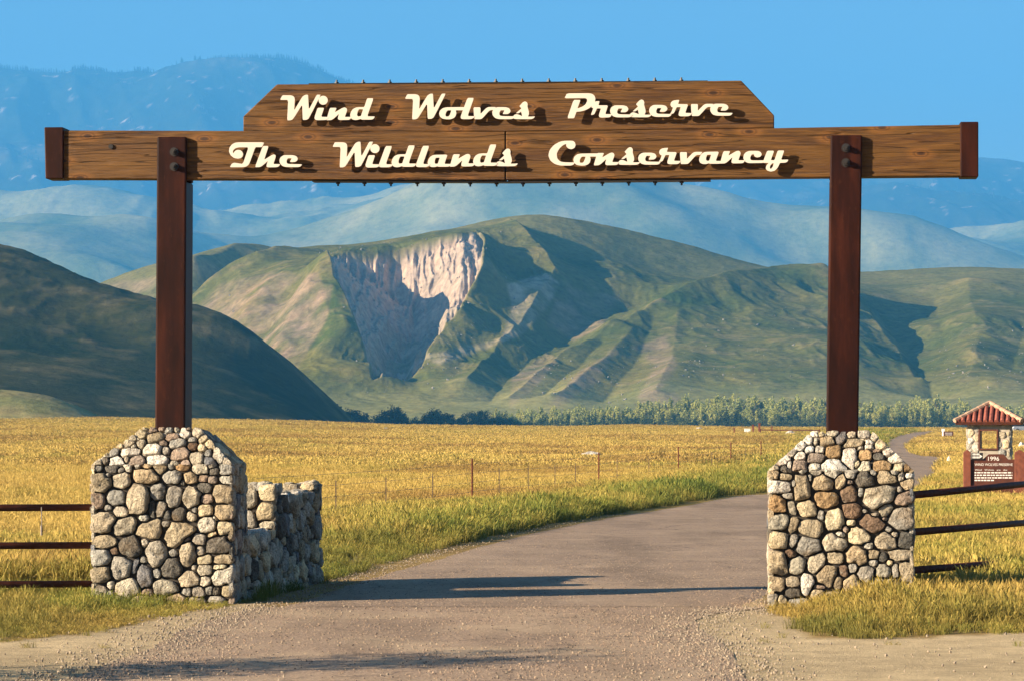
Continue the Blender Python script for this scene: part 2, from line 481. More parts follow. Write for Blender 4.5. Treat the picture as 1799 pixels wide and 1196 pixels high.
def mat_hill(name, fine=0.25, amt=1.0):
    m, nt, b, _ = new_mat(name)
    at = N(nt, 'ShaderNodeAttribute'); at.attribute_name = 'tone'
    w = coords(nt, 'Object')
    n1 = noise(nt, w, fine, 6, 0.7); n2 = noise(nt, w, fine * 0.12, 5, 0.6)
    c = mix(nt, 0.75 * amt, at.outputs['Color'], ramp(nt, n1, [(0.3, 0.5), (0.5, 1.0), (0.72, 1.45)]), 'MULTIPLY')
    c = mix(nt, 0.7 * amt, c, ramp(nt, n2, [(0.32, (0.72, 0.8, 0.7)), (0.5, (1, 1, 1)), (0.7, (1.3, 1.18, 1.05))]), 'MULTIPLY')
    nt.links.new(c, b.inputs['Base Color']); b.inputs['Roughness'].default_value = 1.0; b.inputs['Specular IOR Level'].default_value = 0.0
    bump(nt, b, n1, 0.6, 0.8 / max(fine, 0.02) * 0.25)
    return m

GREEN = np.array([0.062, 0.088, 0.014]); OLIVE = np.array([0.170, 0.148, 0.036]); TAN = np.array([0.36, 0.26, 0.12])
PINK = np.array([0.36, 0.24, 0.165]); ROCK = np.array([0.58, 0.435, 0.32]); DARKG = np.array([0.035, 0.050, 0.018])
def lerp3(c, t, w): return c * (1 - w[..., None]) + t * w[..., None]
def pxpy(X, Y, Z): return X / Y * F + CX, HZ - (Z - EYE) / Y * F
def soft_poly(px, py, poly, nblur=2):
    return blur(in_poly(px, py, poly).astype(float), nblur)

# ---------- the middle hill with the landslide scar
MID = []
for p in range(-200, 2101, 115):
    MID += [(p, 764, 1440), (p, 759, 1520)]
MID += [  # alluvial fan at the foot
 (440,712,1640),(520,700,1660),(600,694,1700),(700,690,1720),(800,692,1700),(900,712,1640),(1000,716,1620),(1150,706,1640),(1300,706,1640),(1450,706,1640),(1600,712,1620),(1760,706,1640),(1900,706,1640),(2080,700,1640),
 # face left of the scar, falling to the left
 (470,655,1850),(520,640,1830),(580,640,1790),(620,655,1770),(440,610,1980),(500,585,1960),(560,570,1930),(600,575,1905),
 (400,570,2110),(460,530,2120),(520,505,2110),(560,490,2085),(372,545,2200),(420,500,2230),(480,478,2230),
 (350,528,2300),(400,488,2330),(450,466,2350),(540,452,2330),(600,441,2430),(520,441,2520),(480,446,2480),
 # green shelf behind the rim and the long skyline to the summit
 (640,429,2560),(720,419,2600),(800,404,2640),(880,387,2690),(940,378,2720),(1000,384,2730),(1100,407,2740),(1200,430,2760),(1290,456,2790),(1330,467,2830),
 (700,436,2330),(780,421,2390),(850,402,2480),
 # scar: left lip, floor, right lip
 (577,462,2130),(588,500,2040),(612,545,1975),(636,605,1880),(652,664,1790),
 (660,449,2290),(735,438,2310),(800,420,2350),
 (690,480,2275),(730,500,2235),(712,545,2150),(740,560,2140),(700,590,2050),(720,610,2010),(690,640,1900),(668,662,1830),
 (838,411,2330),(846,440,2245),(838,480,2150),(803,540,2045),(768,580,1975),(748,615,1905),(742,640,1855),(700,668,1780),
 # hollow right of the scar
 (885,430,2400),(880,480,2255),(878,530,2140),(860,580,2040),(838,628,1925),(800,665,1800),
 # second spur, from the shoulder down to the left
 (895,404,2540),(930,440,2430),(975,488,2310),(952,525,2205),(925,562,2110),(890,600,2015),(850,645,1880),(820,680,1760),
 # saddle and the slope above it
 (1000,502,2290),(1100,503,2340),(1200,500,2400),(1300,490,2450),(1390,484,2500),
 (985,450,2450),(1060,455,2500),(1040,485,2370),(1140,470,2560),(1220,480,2580),(1300,478,2640),(1360,476,2700),
 # third, long lit spur
 (1300,497,2390),(1200,524,2290),(1110,568,2160),(1045,603,2060),(985,628,1965),(940,668,1830),(893,704,1690),
 # hollow between the second and third spur
 (1030,540,2220),(990,580,2110),(950,610,2020),(910,650,1890),(1120,530,2290),
 # fourth spur
 (1090,612,2010),(1040,655,1860),(968,712,1660),(1010,650,1900),
 # broad green face to the right
 (1180,580,2120),(1180,640,1890),(1280,560,2190),(1280,620,1960),(1280,670,1760),(1380,530,2300),(1380,590,2070),(1380,660,1790),
 (1440,487,2480),(1460,540,2280),(1460,620,1960),(1480,510,2430),(1500,600,2040),(1500,660,1790),
 # its right flank drops into a gully, the next hill stands behind
 (1525,560,2330),(1560,600,2200),(1588,640,2030),(1600,664,1900),(1650,698,1690),
 (1560,545,2480),(1600,590,2260),(1620,630,2070),
 (1510,478,2950),(1600,474,2940),(1700,469,2930),(1799,473,2930),(1950,480,2930),(2100,490,2930),
 (1560,500,2740),(1640,500,2690),(1740,500,2650),(1860,505,2650),(1660,560,2340),(1740,560,2290),(1850,560,2300),(1700,620,2020),(1800,630,1980),(1920,630,1980),(1740,670,1780),(1850,680,1750),(2060,600,2100),
 # hollow on the far left and the knoll behind it
 (345,527,2430),(392,502,2530),(440,478,2640),(340,466,2560),(400,453,2690),(460,447,2830),(290,488,2570),(230,486,2640),(180,503,2660),(270,540,2480),(200,560,2480),(120,540,2650),(60,560,2650),(-60,560,2600),(-180,560,2600),
 (300,620,2150),(200,640,2050),(100,650,2000),(-50,650,2000),(-190,650,2000),(380,650,1930),(300,690,1750),(150,695,1750),(0,695,1750),(-190,695,1750)]
SCAR = [(577,459),(610,449),(660,446),(700,445),(738,437),(790,424),(838,410),(849,420),(846,470),(820,525),(795,560),(765,590),(748,612),(740,640),(700,668),(655,670),(640,615),(612,548),(588,505)]
KD = 0.48
SPURS = [([(577,462,2130),(588,500,2040),(612,545,1975),(636,605,1880),(652,664,1790)], 9, 26),
 ([(846,430,2270),(838,480,2150),(803,540,2045),(768,580,1975),(748,615,1905),(735,645,1840)], 3, 22),
 ([(690,480,2275),(728,515,2220),(722,560,2120),(708,600,2030),(680,655,1850)], -12, 36),
 ([(895,404,2560),(930,440,2440),(975,488,2300),(952,525,2200),(925,562,2105),(890,600,2010),(850,645,1880),(820,680,1760)], 9, 30),
 ([(880,450,2380),(878,530,2190),(860,580,2080),(838,628,1960),(800,665,1820)], -2, 40),
 ([(1390,484,2500),(1300,497,2390),(1200,524,2290),(1110,568,2160),(1045,603,2060),(985,628,1965),(940,668,1830),(893,704,1690)], 10, 42),
 ([(1120,530,2290),(1030,560,2190),(985,590,2080),(940,625,1980),(900,660,1860),(860,700,1700)], -8, 40),
 ([(1110,590,2080),(1060,636,1920),(968,712,1660)], 8, 34),
 ([(1060,600,2050),(1010,650,1890),(940,705,1690)], -7, 30),
 ([(1150,560,2180),(1120,620,1960),(1060,690,1720)], -6, 36),
 ([(1190,560,2180),(1180,630,1900),(1150,700,1680)], 5, 34),
 ([(1450,487,2470),(1500,520,2420),(1520,550,2330),(1575,605,2140),(1592,645,1990),(1620,680,1800)], 9, 34),
 ([(1535,545,2480),(1590,600,2240),(1606,650,2020),(1640,692,1740)], -10, 36),
 ([(560,490,2085),(500,585,1960),(465,650,1850)], 5, 26), ([(520,505,2110),(470,570,2010),(440,625,1930)], -5, 24), ([(470,500,2160),(420,560,2080)], 4, 22),
 ([(350,528,2300),(400,488,2330),(450,466,2350),(500,452,2400)], 8, 34),
 ([(340,535,2420),(392,505,2530),(440,480,2640)], -12, 40),
 ([(300,484,2560),(340,466,2560),(400,453,2690),(460,447,2830)], 9, 40),
 ([(985,470,2440),(1040,450,2500)], -1, 50), ([(1700,500,2650),(1720,600,2100),(1700,660,1800)], 6, 50), ([(1800,560,2290),(1780,640,1950)], -6, 50), ([(1640,520,2600),(1660,590,2200)], -5, 45)]
def seg_dist(x, y, poly):
    d = np.full(x.shape, 1e9)
    for (a, b_) in zip(poly[:-1], poly[1:]):
        ax, ay = a; bx, by = b_; L2 = (bx-ax)**2 + (by-ay)**2 + 1e-9
        t = np.clip(((x-ax)*(bx-ax) + (y-ay)*(by-ay)) / L2, 0, 1)
        d = np.minimum(d, np.hypot(x - ax - t*(bx-ax), y - ay - t*(by-ay)))
    return d
def build_mid():
    dep = lambda d: d if d < 1640 else 1640 + (d - 1640) * KD
    pts = [P(a, b, dep(c)) for a, b, c in MID]
    # behind the skyline the land falls away
    for (p, d) in [(500,3000),(650,3050),(800,3100),(940,3150),(1080,3200),(1200,3200),(1350,3200),(1500,3300),(1700,3300),(1900,3300),(2100,3300),(300,3150),(150,3100),(0,3100),(-190,3100)]:
        q = P(p, 520, dep(d) + 60); pts.append(q)
    fit = tps_fit(pts, 1e-5)
    pxs = np.concatenate([np.linspace(-140, 540, 190), np.linspace(541.4, 1000, 330), np.linspace(1002.5, 2040, 380)]); ds = np.concatenate([np.linspace(1420, 1650, 60), np.linspace(1652, 2060, 400), np.linspace(2063, 2460, 90)])
    W = np.repeat(ds[:, None], len(pxs), 1); X = (pxs[None, :] - CX) / F * W
    h = tps_eval(fit, X, W)
    D = np.where(W < 1640, W, 1640 + (W - 1640) / KD)              # drawn-out depth: only a coordinate for the relief
    base = h.copy()
    pa, pb = pxpy(X, W, h)
    scar = soft_poly(pa, pb, SCAR, 3)
    # spurs and gullies worn into the face
    for line, amp, wid in SPURS:
        q = [P(a, b, dep(c)) for a, b, c in line]; q = [(v.x, v.y) for v in q]
        dd = seg_dist(X, W, q)
        h = h + amp * (np.clip(1 - dd / wid, 0, 1) ** 1.4 - 0.25 * np.exp(-(dd / (wid * 1.3))**2))
    slope = np.clip(np.hypot(np.gradient(base, axis=0) / np.gradient(ds)[:, None], np.gradient(base, axis=1) / np.gradient(X, axis=1)), 0, 2)
    wx = 14 * fbm(X/70, D/70, 3, 21); wy = 14 * fbm(X/70, D/70, 3, 22)
    g1 = ridged((X + wx + 0.10 * D)/58, (D + wy)/330, 4, 31, 0.55)
    g2 = ridged((X + wx + 0.05 * D)/22, (D + wy)/120, 4, 32, 0.6)
    hi = sstep(8, 45, base) * sstep(0.08, 0.34, slope)
    calm = 1 - 0.72 * sstep(2380, 2560, D)
    h = h + hi * calm * (3.4 * g1 + 1.3 * g2) * (1 - scar)
    h = h + sstep(3, 20, base) * 0.8 * fbm(X/18, D/30, 4, 33)
    fl = ridged((X + 5*fbm(X/25, D/60, 3, 44))/12.5, (D - 0.4*X)/420, 3, 45, 0.55)
    h = h + scar * (5.5 * (fl - 0.75) + 3.4 * (ridged((X + 2*fbm(X/9, D/30, 2, 48))/6.0, D/120, 3, 46) - 0.5) + 0.8 * fbm(X/3, D/9, 2, 47))
    DN = D; D = W
    edge = sstep(1420, 1500, D)
    h = h * edge - 5 * (1 - edge)
    px_, py_ = pxpy(X, D, h)
    # natural colours: grass in hollows, dry soil on ridges, bare rock in the scar
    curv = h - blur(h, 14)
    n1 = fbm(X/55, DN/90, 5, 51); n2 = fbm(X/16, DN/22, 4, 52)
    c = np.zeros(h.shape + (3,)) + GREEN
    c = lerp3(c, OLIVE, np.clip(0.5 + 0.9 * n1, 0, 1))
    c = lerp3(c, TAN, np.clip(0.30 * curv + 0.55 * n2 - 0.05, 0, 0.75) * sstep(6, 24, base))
    c = lerp3(c, np.array([0.30, 0.27, 0.10]), 0.8 * (1 - sstep(14, 34, base)) * sstep(0, 8, base))         # pale fan
    crest = sstep(2400, 2600, DN) * sstep(70, 120, base)
    c = lerp3(c, np.array([0.27, 0.235, 0.085]), 0.55 * crest)
    for poly, col, wgt in [
        ([(385,500),(470,480),(560,480),(575,520),(520,600),(470,680),(430,640),(345,540)], PINK, 0.62),
        ([(470,640),(540,560),(565,500),(585,500),(575,560),(520,650),(480,690)], PINK, 0.55),
        ([(890,500),(960,480),(985,500),(960,540),(915,590),(880,600),(900,540)], ROCK, 0.7),
        ([(985,505),(1090,520),(1060,570),(1010,600),(960,570)], PINK, 0.5),
        ([(1110,610),(1170,590),(1190,640),(1150,700),(1120,700),(1150,640)], PINK, 0.6),
        ([(1125,680),(1190,690),(1200,712),(1120,712)], PINK, 0.5),
        ([(900,660),(960,620),(985,630),(930,690),(895,712)], PINK, 0.5),
        ([(1020,650),(1085,612),(1050,670),(975,715),(960,712)], PINK, 0.55),
        ([(180,500),(270,488),(275,540),(200,520)], PINK, 0.55),
        ([(340,462),(400,455),(380,480),(350,500)], TAN, 0.7),
        ([(735,625),(860,600),(905,585),(860,612),(770,640)], ROCK, 0.45)]:
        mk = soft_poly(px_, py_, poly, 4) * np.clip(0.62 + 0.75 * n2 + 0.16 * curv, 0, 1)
        c = lerp3(c, col, wgt * mk)
    rk = ROCK[None, None] * (0.84 + 0.30 * fbm(X/30, DN/12, 4, 61))[..., None]
    rk = rk * np.array([1.0, 0.985, 0.97]) 
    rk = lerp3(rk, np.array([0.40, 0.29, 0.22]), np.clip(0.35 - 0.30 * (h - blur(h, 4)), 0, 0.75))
    low = sstep(560, 660, py_) * np.clip(0.6 + n2, 0, 1)
    rk = lerp3(rk, OLIVE, 0.65 * low)
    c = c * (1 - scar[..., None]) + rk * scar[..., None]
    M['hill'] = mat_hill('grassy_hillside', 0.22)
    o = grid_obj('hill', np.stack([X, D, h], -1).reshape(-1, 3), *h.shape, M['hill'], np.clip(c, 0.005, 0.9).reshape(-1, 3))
    tag(o, kind='structure')
    return X, D, h
MIDX, MIDD, MIDH = build_mid()

def simple_hill(name, ctrl, back, pxr, dr, nx, ny, amp, wl, seed, colfn, mat, fade=(0, 60), smooth=1e-5, edge=None, roll=None, dep=None):
    dep = dep or (lambda d: d)
    amp, wl = amp * dep(dr[0]) / dr[0], wl * dep(dr[0]) / dr[0]
    pts = [P(a, b, dep(d)) for a, b, d in list(ctrl) + list(back)]; dr = (dep(dr[0]), dep(dr[1]))
    fit = tps_fit(pts, smooth)
    pxs = np.linspace(pxr[0], pxr[1], nx); ds = np.linspace(dr[0], dr[1], ny)
    D = np.repeat(ds[:, None], nx, 1); X = (pxs[None, :] - CX) / F * D
    h = tps_eval(fit, X, D); base = h.copy()
    wx = wl * 0.35 * fbm(X/wl, D/wl, 3, seed + 1)
    k = sstep(fade[0], fade[1], base)
    h = h + k * amp * (0.7 * ridged((X + wx)/wl, (D + wx)/(wl * 2.2), 5, seed, 0.5) + 0.3 * fbm(X/wl*3, D/wl*3, 4, seed + 7))
    if roll is not None: h = h + roll(X, D) * k
    e = sstep(dr[0], dr[0] + (edge or (dr[1] - dr[0]) * 0.12), D)
    h = h * e - 6 * (1 - e)
    c = colfn(X, D, h, base)
    o = grid_obj(name, np.stack([X, D, h], -1).reshape(-1, 3), ny, nx, mat, np.clip(c, 0.004, 0.9).reshape(-1, 3))
    tag(o, kind='structure')
    return X, D, h

# ---------- dark hill on the left, its face turned from the sun
LEFT = [(0,437,1560),(67,463,1540),(160,498,1520),(213,513,1505),(270,536,1490),(340,542,1480),(383,553,1465),(427,577,1450),(437,597,1440),(441,637,1425),(463,670,1405),(493,692,1385),(533,724,1350),(560,745,1330),
        (-150,380,1590),(-320,320,1620),
        (0,560,1420),(0,640,1300),(0,700,1190),(-200,560,1400),(-200,680,1200),(-330,520,1420),(-330,690,1180),
        (100,560,1440),(100,640,1320),(100,705,1200),(200,600,1410),(200,670,1300),(200,728,1210),(300,620,1400),(300,690,1290),(300,740,1220),(380,650,1380),(380,715,1280),(430,690,1350),(440,740,1270),(520,755,1260),(600,762,1260),(600,764,1350),(640,764,1450),
        (0,752,1120),(150,754,1120),(300,758,1120),(-200,752,1120),(450,762,1150),(600,764,1150),(-330,752,1120)]
LBACK = [(0,560,1950),(150,600,1900),(280,640,1850),(380,690,1780),(460,730,1700),(540,760,1600),(-200,520,1950),(-330,480,1950)]
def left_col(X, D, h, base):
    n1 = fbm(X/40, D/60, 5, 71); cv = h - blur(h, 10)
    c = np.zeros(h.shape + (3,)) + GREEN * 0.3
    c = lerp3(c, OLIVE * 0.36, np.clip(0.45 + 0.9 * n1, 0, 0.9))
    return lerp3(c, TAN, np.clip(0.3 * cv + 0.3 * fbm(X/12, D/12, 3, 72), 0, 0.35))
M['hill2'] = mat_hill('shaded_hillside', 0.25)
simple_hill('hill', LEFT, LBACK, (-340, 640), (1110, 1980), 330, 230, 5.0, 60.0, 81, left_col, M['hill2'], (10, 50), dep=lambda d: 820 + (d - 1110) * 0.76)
# low sunlit mound in front of it
MOUND = [(-60,688,960),(0,685,960),(50,688,955),(100,700,950),(140,716,945),(165,728,940),(200,746,940),(-200,690,960),(-300,700,960),(0,715,900),(-100,715,900),(80,722,900),(-250,720,900),(0,748,860),(-200,748,860),(120,750,860),(230,760,900),(230,760,860),(230,762,1000)]
MBACK = [(0,735,1060),(100,745,1060),(200,760,1060),(-200,740,1060),(-300,740,1060),(-300,748,860)]
def mound_col(X, D, h, base):
    c = np.zeros(h.shape + (3,)) + np.array([0.21, 0.20, 0.075])
    return lerp3(c, TAN, np.clip(0.35 + fbm(X/14, D/20, 4, 91), 0, 0.8))
simple_hill('hill', MOUND, MBACK, (-300, 235), (850, 1070), 110, 70, 0.8, 18.0, 95, mound_col, M['hill2'], (2, 8), edge=10, dep=lambda d: 665 + (d - 850) * 0.55)

# ---------- hazy foothills
FOOT1 = [(-250,430,4300),(-100,415,4300),(0,405,4300),(100,385,4350),(190,370,4400),(270,362,4450),(330,385,4450),(380,425,4350),(420,402,4500),(480,392,4600),(560,388,4650),(640,378,4700),(720,362,4750),(800,346,4800),(880,340,4850),(960,336,4900),(1040,332,4950),(1090,329,5000),(1130,345,4950),(1200,376,4850),(1280,406,4750),(1350,432,4650),(1390,448,4550),(1440,432,4600),(1500,408,4650),(1560,415,4600),(1620,446,4500),(1680,470,4400),(1799,480,4400),(1950,470,4400),(2100,470,4400),
         (0,480,3850),(120,470,3850),(230,455,3900),(300,470,3850),(420,470,3900),(560,450,4050),(700,430,4150),(850,400,4300),(950,380,4450),(1050,400,4400),(1150,440,4250),(1250,470,4100),(1400,490,4000),(1600,500,4000),(1800,510,4000),(2050,510,4000),(-200,480,3850)]
FB1 = [(p, 560, 3450) for p in range(-250, 2101, 235)] + [(p, 470, 5700) for p in range(-250, 2101, 235)]
def foot_col(X, D, h, base):
    n1 = fbm(X/180, D/260, 4, 101); cv = h - blur(h, 10)
    c = np.zeros(h.shape + (3,)) + np.array([0.11, 0.15, 0.035])
    c = lerp3(c, np.array([0.40, 0.36, 0.15]), np.clip(0.6 + 0.9 * n1, 0, 1))
    return lerp3(c, DARKG, np.clip(0.8 * fbm(X/70, D/70, 4, 103) - 0.04 * cv - 0.28, 0, 0.6))
M['foothill'] = mat_hill('hazy_foothill', 0.05, 0.8)
def soft_roll(X, D): return 140 * fbm((X + 0.35*D)/800, D/800, 3, 106, 0.42)
simple_hill('hill', FOOT1, FB1, (-240, 2090), (3420, 5720), 460, 260, 5.0, 200.0, 104, foot_col, M['foothill'], (90, 210), roll=soft_roll, dep=lambda d: 7600 + (d - 3420) * 0.85)
FOOT2 = [(-250,350,6900),(-100,345,6900),(0,338,6900),(60,324,7000),(120,314,7050),(200,312,7100),(270,322,7050),(330,345,6950),(420,385,6900),(520,380,6950),(620,368,7000),(680,345,7100),(740,330,7150),(800,345,7050),(900,360,7000),(1100,380,7000),(1250,400,7000),(1400,420,7000),(1500,398,7000),(1600,430,7000),(1720,440,7000),(1799,430,7000),(1950,420,7000),(2100,420,7000),
         (0,400,6300),(150,390,6300),(300,410,6300),(500,430,6300),(700,420,6300),(900,440,6300),(1200,460,6300),(1500,470,6300),(1800,470,6300),(2080,470,6300),(-230,400,6300)]
FB2 = [(p, 520, 5850) for p in range(-250, 2101, 235)] + [(p, 430, 8000) for p in range(-250, 2101, 235)]
simple_hill('hill', FOOT2, FB2, (-240, 2090), (5800, 8050), 420, 200, 26.0, 330.0, 124, foot_col, M['foothill'], (110, 320), roll=soft_roll, dep=lambda d: 10000 + (d - 5800) * 0.8)

# ---------- forested mountains far behind
MTN_SKY = [(-300,140),(-150,132),(0,127),(60,131),(140,128),(200,138),(260,131),(320,134),(370,116),(440,109),(500,111),(550,121),(600,138),(660,170),(740,205),(850,235),(1000,255),(1150,268),(1300,278),(1450,288),(1600,297),(1720,307),(1799,315),(1900,322),(2100,335)]
MTN = [(p, q, 12800) for p, q in MTN_SKY]
MTN += [(p, q + 95 + 30 * math.sin(p / 70.0), 11700) for p, q in MTN_SKY[::2]] + [(p, 330 + 0.45 * (q - 130) * 0.6 + 12 * math.sin(p / 45.0), 10300) for p, q in MTN_SKY[::2]]
MTNB = [(p, 520, 8700) for p in range(-300, 2101, 200)] + [(p, 330, 14600) for p in range(-300, 2101, 200)]
def mtn_col(X, D, h, base):
    n1 = fbm(X/500, D/700, 5, 131); n2 = fbm(X/90, D/130, 4, 132)
    c = np.zeros(h.shape + (3,)) + np.array([0.035, 0.042, 0.018])
    c = lerp3(c, np.array([0.13, 0.115, 0.06]), np.clip(0.25 + 1.2 * n1, 0, 0.85))
    c = lerp3(c, DARKG * 0.8, np.clip(0.3 + 1.3 * n2, 0, 0.85) * sstep(500, 1000, h))
    return lerp3(c, np.array([0.6, 0.5, 0.42]), np.clip(fbm(X/40, D/50, 3, 135) * 3.4 - 1.75, 0, 0.8))
M['mountain'] = mat_hill('forested_mountain', 0.012, 1.0)
def mtn_roll(X, D): return 120 * ridged((X + 0.25*D)/900, D/2300, 4, 141, 0.5) * (1 - sstep(15200, 15600, D))
MTX, MTD, MTH = simple_hill('mountain_range', MTN, MTNB, (-290, 2090), (8650, 14650), 520, 300, 42.0, 420.0, 139, mtn_col, M['mountain'], (230, 800), roll=mtn_roll, dep=lambda d: 12350 + (d - 8650) * 0.8)

# ---------- haze: the air itself, one closed box round camera and land
def build_haze():
    b = MB(); b.box(-8600, 8600, -60, 17900, -8.0, 2080)
    m = bpy.data.materials.new('blue_air'); m.use_nodes = True; nt = m.node_tree; nt.nodes.clear()
    out = nt.nodes.new('ShaderNodeOutputMaterial'); v = nt.nodes.new('ShaderNodeVolumePrincipled')
    v.inputs['Color'].default_value = (0.10, 0.47, 1.0, 1)
    v.inputs['Density'].default_value = 9.5e-5
    v.inputs['Absorption Color'].default_value = (0, 0, 0, 1)
    v.inputs['Anisotropy'].default_value = 0.0
    nt.links.new(v.outputs[0], out.inputs['Volume'])
    o = b.build('haze', m); tag(o, kind='stuff')
build_haze()

# ================================================================== THE GATE
ZL, ZR = 36.36, 35.64
XL = (300 - CX) / F * ZL; XR = (1485 - CX) / F * ZR
GA = math.atan2(ZL - ZR, XR - XL)                    # the gate is turned a little: its right end is nearer
U2 = (math.cos(GA), -math.sin(GA)); V2 = (math.sin(GA), math.cos(GA))
GO = ((XL + XR) / 2, (ZL + ZR) / 2)
def G(px, py, off=0.0):
    """photo pixel -> gate coordinates (u along the beam, off behind its front, z up)"""
    dx = (px - CX) / F
    c0 = GO[0] * V2[0] + GO[1] * V2[1]
    d = (c0 + off) / (dx * V2[0] + V2[1])
    x = dx * d
    u = (x - GO[0]) * U2[0] + (d - GO[1]) * U2[1]
    return u, EYE - (py - HZ) / F * d
def g2w(u, v): return (GO[0] + u * U2[0] + v * V2[0], GO[1] + u * U2[1] + v * V2[1])
def Gp(pts, off=0.0): return [G(x, y, off) for x, y in pts]

gate = empty('entrance_gate', (GO[0], GO[1], 0), -GA)
tag(gate, 'timber and rusted steel entrance arch lettered in cream script, standing on two stone pillars', 'gate')
BD = 0.28
def timber(name, pts, y0, y1, bev=0.012):
    b = MB(); b.prism(Gp(pts), y0, y1)
    o = b.build(name, M['wood'], gate, bevel=bev)
    return o
timber('beam', [(104,229.6),(887.3,231.8),(887.3,316.8),(104,314.2)], 0.0, BD)
timber('beam', [(888.9,231.8),(1360,225.6),(1700,219.3),(1700,309.5),(888.9,316.2)], 0.002, BD)
timber('sign_board', [(427,231.3),(427,205),(486,148.5),(900,147),(1302,141.8),(1360,203),(1360,225.1),(888,231.3)], 0.012, BD - 0.01)
# steel end caps, folded round the beam ends
for (a, c, t, bt) in [(77.5, 111, 224, 314.5), (1687, 1719, 214.5, 311.5)]:
    b = MB(); left = a < 500
    p = Gp([(a, t), (c, t - 0.2), (c, bt), (a + (2 if left else 0), bt)], -0.035)
    b.prism(p, -0.035, BD + 0.035)
    b.build('end_cap', M['steel'], gate, bevel=0.012)
# posts: a box below the beam, a cheek plate before and behind it
def post(bx0, bx1, tx0, tx1, by, ty):
    # one welded channel: full depth below the beam, its front web carried up over the beam
    yj = 319.0 if bx0 < 900 else 314.2
    zb = G(bx0, by + 60, -0.07)[1]; zt_ = G(tx0, ty, -0.07)[1]; zj = G(bx0, yj, -0.07)[1]
    ub = [G(bx0, by, -0.07)[0], G(bx1, by, -0.07)[0]]; ut = [G(tx0, ty, -0.07)[0], G(tx1, ty, -0.07)[0]]; zb0 = G(bx0, by, -0.07)[1]
    def U(i, z): t = (z - zb0) / (zt_ - zb0); return ub[i] + (ut[i] - ub[i]) * t
    prof = [(-0.07, zb), (BD + 0.09, zb), (BD + 0.09, zj), (-0.003, zj), (-0.003, zt_), (-0.07, zt_)]
    n = len(prof); V = [(U(0, z), y, z) for y, z in prof] + [(U(1, z), y, z) for y, z in prof]
    m = MB(); m.add(V, [tuple(range(n)), tuple(range(2*n - 1, n - 1, -1))] + [(i, n + i, n + (i+1) % n, (i+1) % n) for i in range(n)])
    o = m.build('post', M['steel'], gate, bevel=0.022, seg=3)
    prof = [(BD + 0.003, zj + 0.004), (BD + 0.09, zj + 0.004), (BD + 0.09, zt_ + 0.05), (BD + 0.003, zt_ + 0.05)]
    n = 4; V = [(U(0, z), y, z) for y, z in prof] + [(U(1, z), y, z) for y, z in prof]
    m = MB(); m.add(V, [tuple(range(n)), tuple(range(2*n - 1, n - 1, -1))] + [(i, n + i, n + (i+1) % n, (i+1) % n) for i in range(n)])
    m.build('cheek_plate', M['steel'], gate, bevel=0.01, seg=1)
    return o
pl = post(272, 325, 275.5, 327.5, 748, 241)
pr = post(1452, 1508, 1459, 1515, 757, 238)
def bolt(px, py, parent):
    u, z = G(px, py, -0.1)
    b = MB()
    b.tube([(u, -0.068, z), (u, -0.082, z)], 0.052, 14)
    b.tube([(u, -0.082, z), (u, -0.135, z)], 0.036, 6)
    b.tube([(u, -0.135, z), (u, -0.160, z)], 0.018, 8)
    b.build('bolt', M['bolt'], parent)
for x, y in [(305, 267), (305, 293)]: bolt(x, y, pl)
for x, y in [(1486, 260), (1486, 286)]: bolt(x, y, pr)
u, z = G(195, 258); b = MB(); b.tube([(u, 0.01, z), (u, -0.02, z)], 0.03, 8); b.build('bolt', M['bolt'], gate)
# strap plates over the top and under the beam, tied by rows of threaded rods
b = MB(); b.prism(Gp([(541, 147.4), (1243, 142.3), (1243, 140.9), (541, 146.0)]), 0.06, BD - 0.06); top_strap = b.build('strap_plate', M['bolt'], gate)
b = MB(); b.prism(Gp([(547, 317.2), (900, 318.4), (1248, 315.4), (1248, 317.2), (900, 320.2), (547, 319)]), 0.04, BD - 0.04); low_strap = b.build('strap_plate', M['bolt'], gate)
for k in range(14):
    x = 588.5 + 46.75 * k
    yt = 146.2 + (x - 541) / 702 * -5.0
    u, z = G(x, yt); b = MB()
    b.tube([(u, BD/2, z - 0.01), (u, BD/2, z + 0.022)], 0.028, 6); b.tube([(u, BD/2, z + 0.02), (u, BD/2, z + 0.048)], 0.013, 6)
    b.build('rod_nut', M['bolt'], top_strap)
    x = 591 + 46.6 * k
    yb = np.interp(x, [547, 900, 1248], [318.6, 319.8, 316.8])
    u, z = G(x, yb); b = MB()
    b.tube([(u, BD/2, z + 0.01), (u, BD/2, z - 0.022)], 0.028, 6); b.tube([(u, BD/2, z - 0.02), (u, BD/2, z - 0.048)], 0.013, 6)
    b.build('rod_nut', M['bolt'], low_strap)

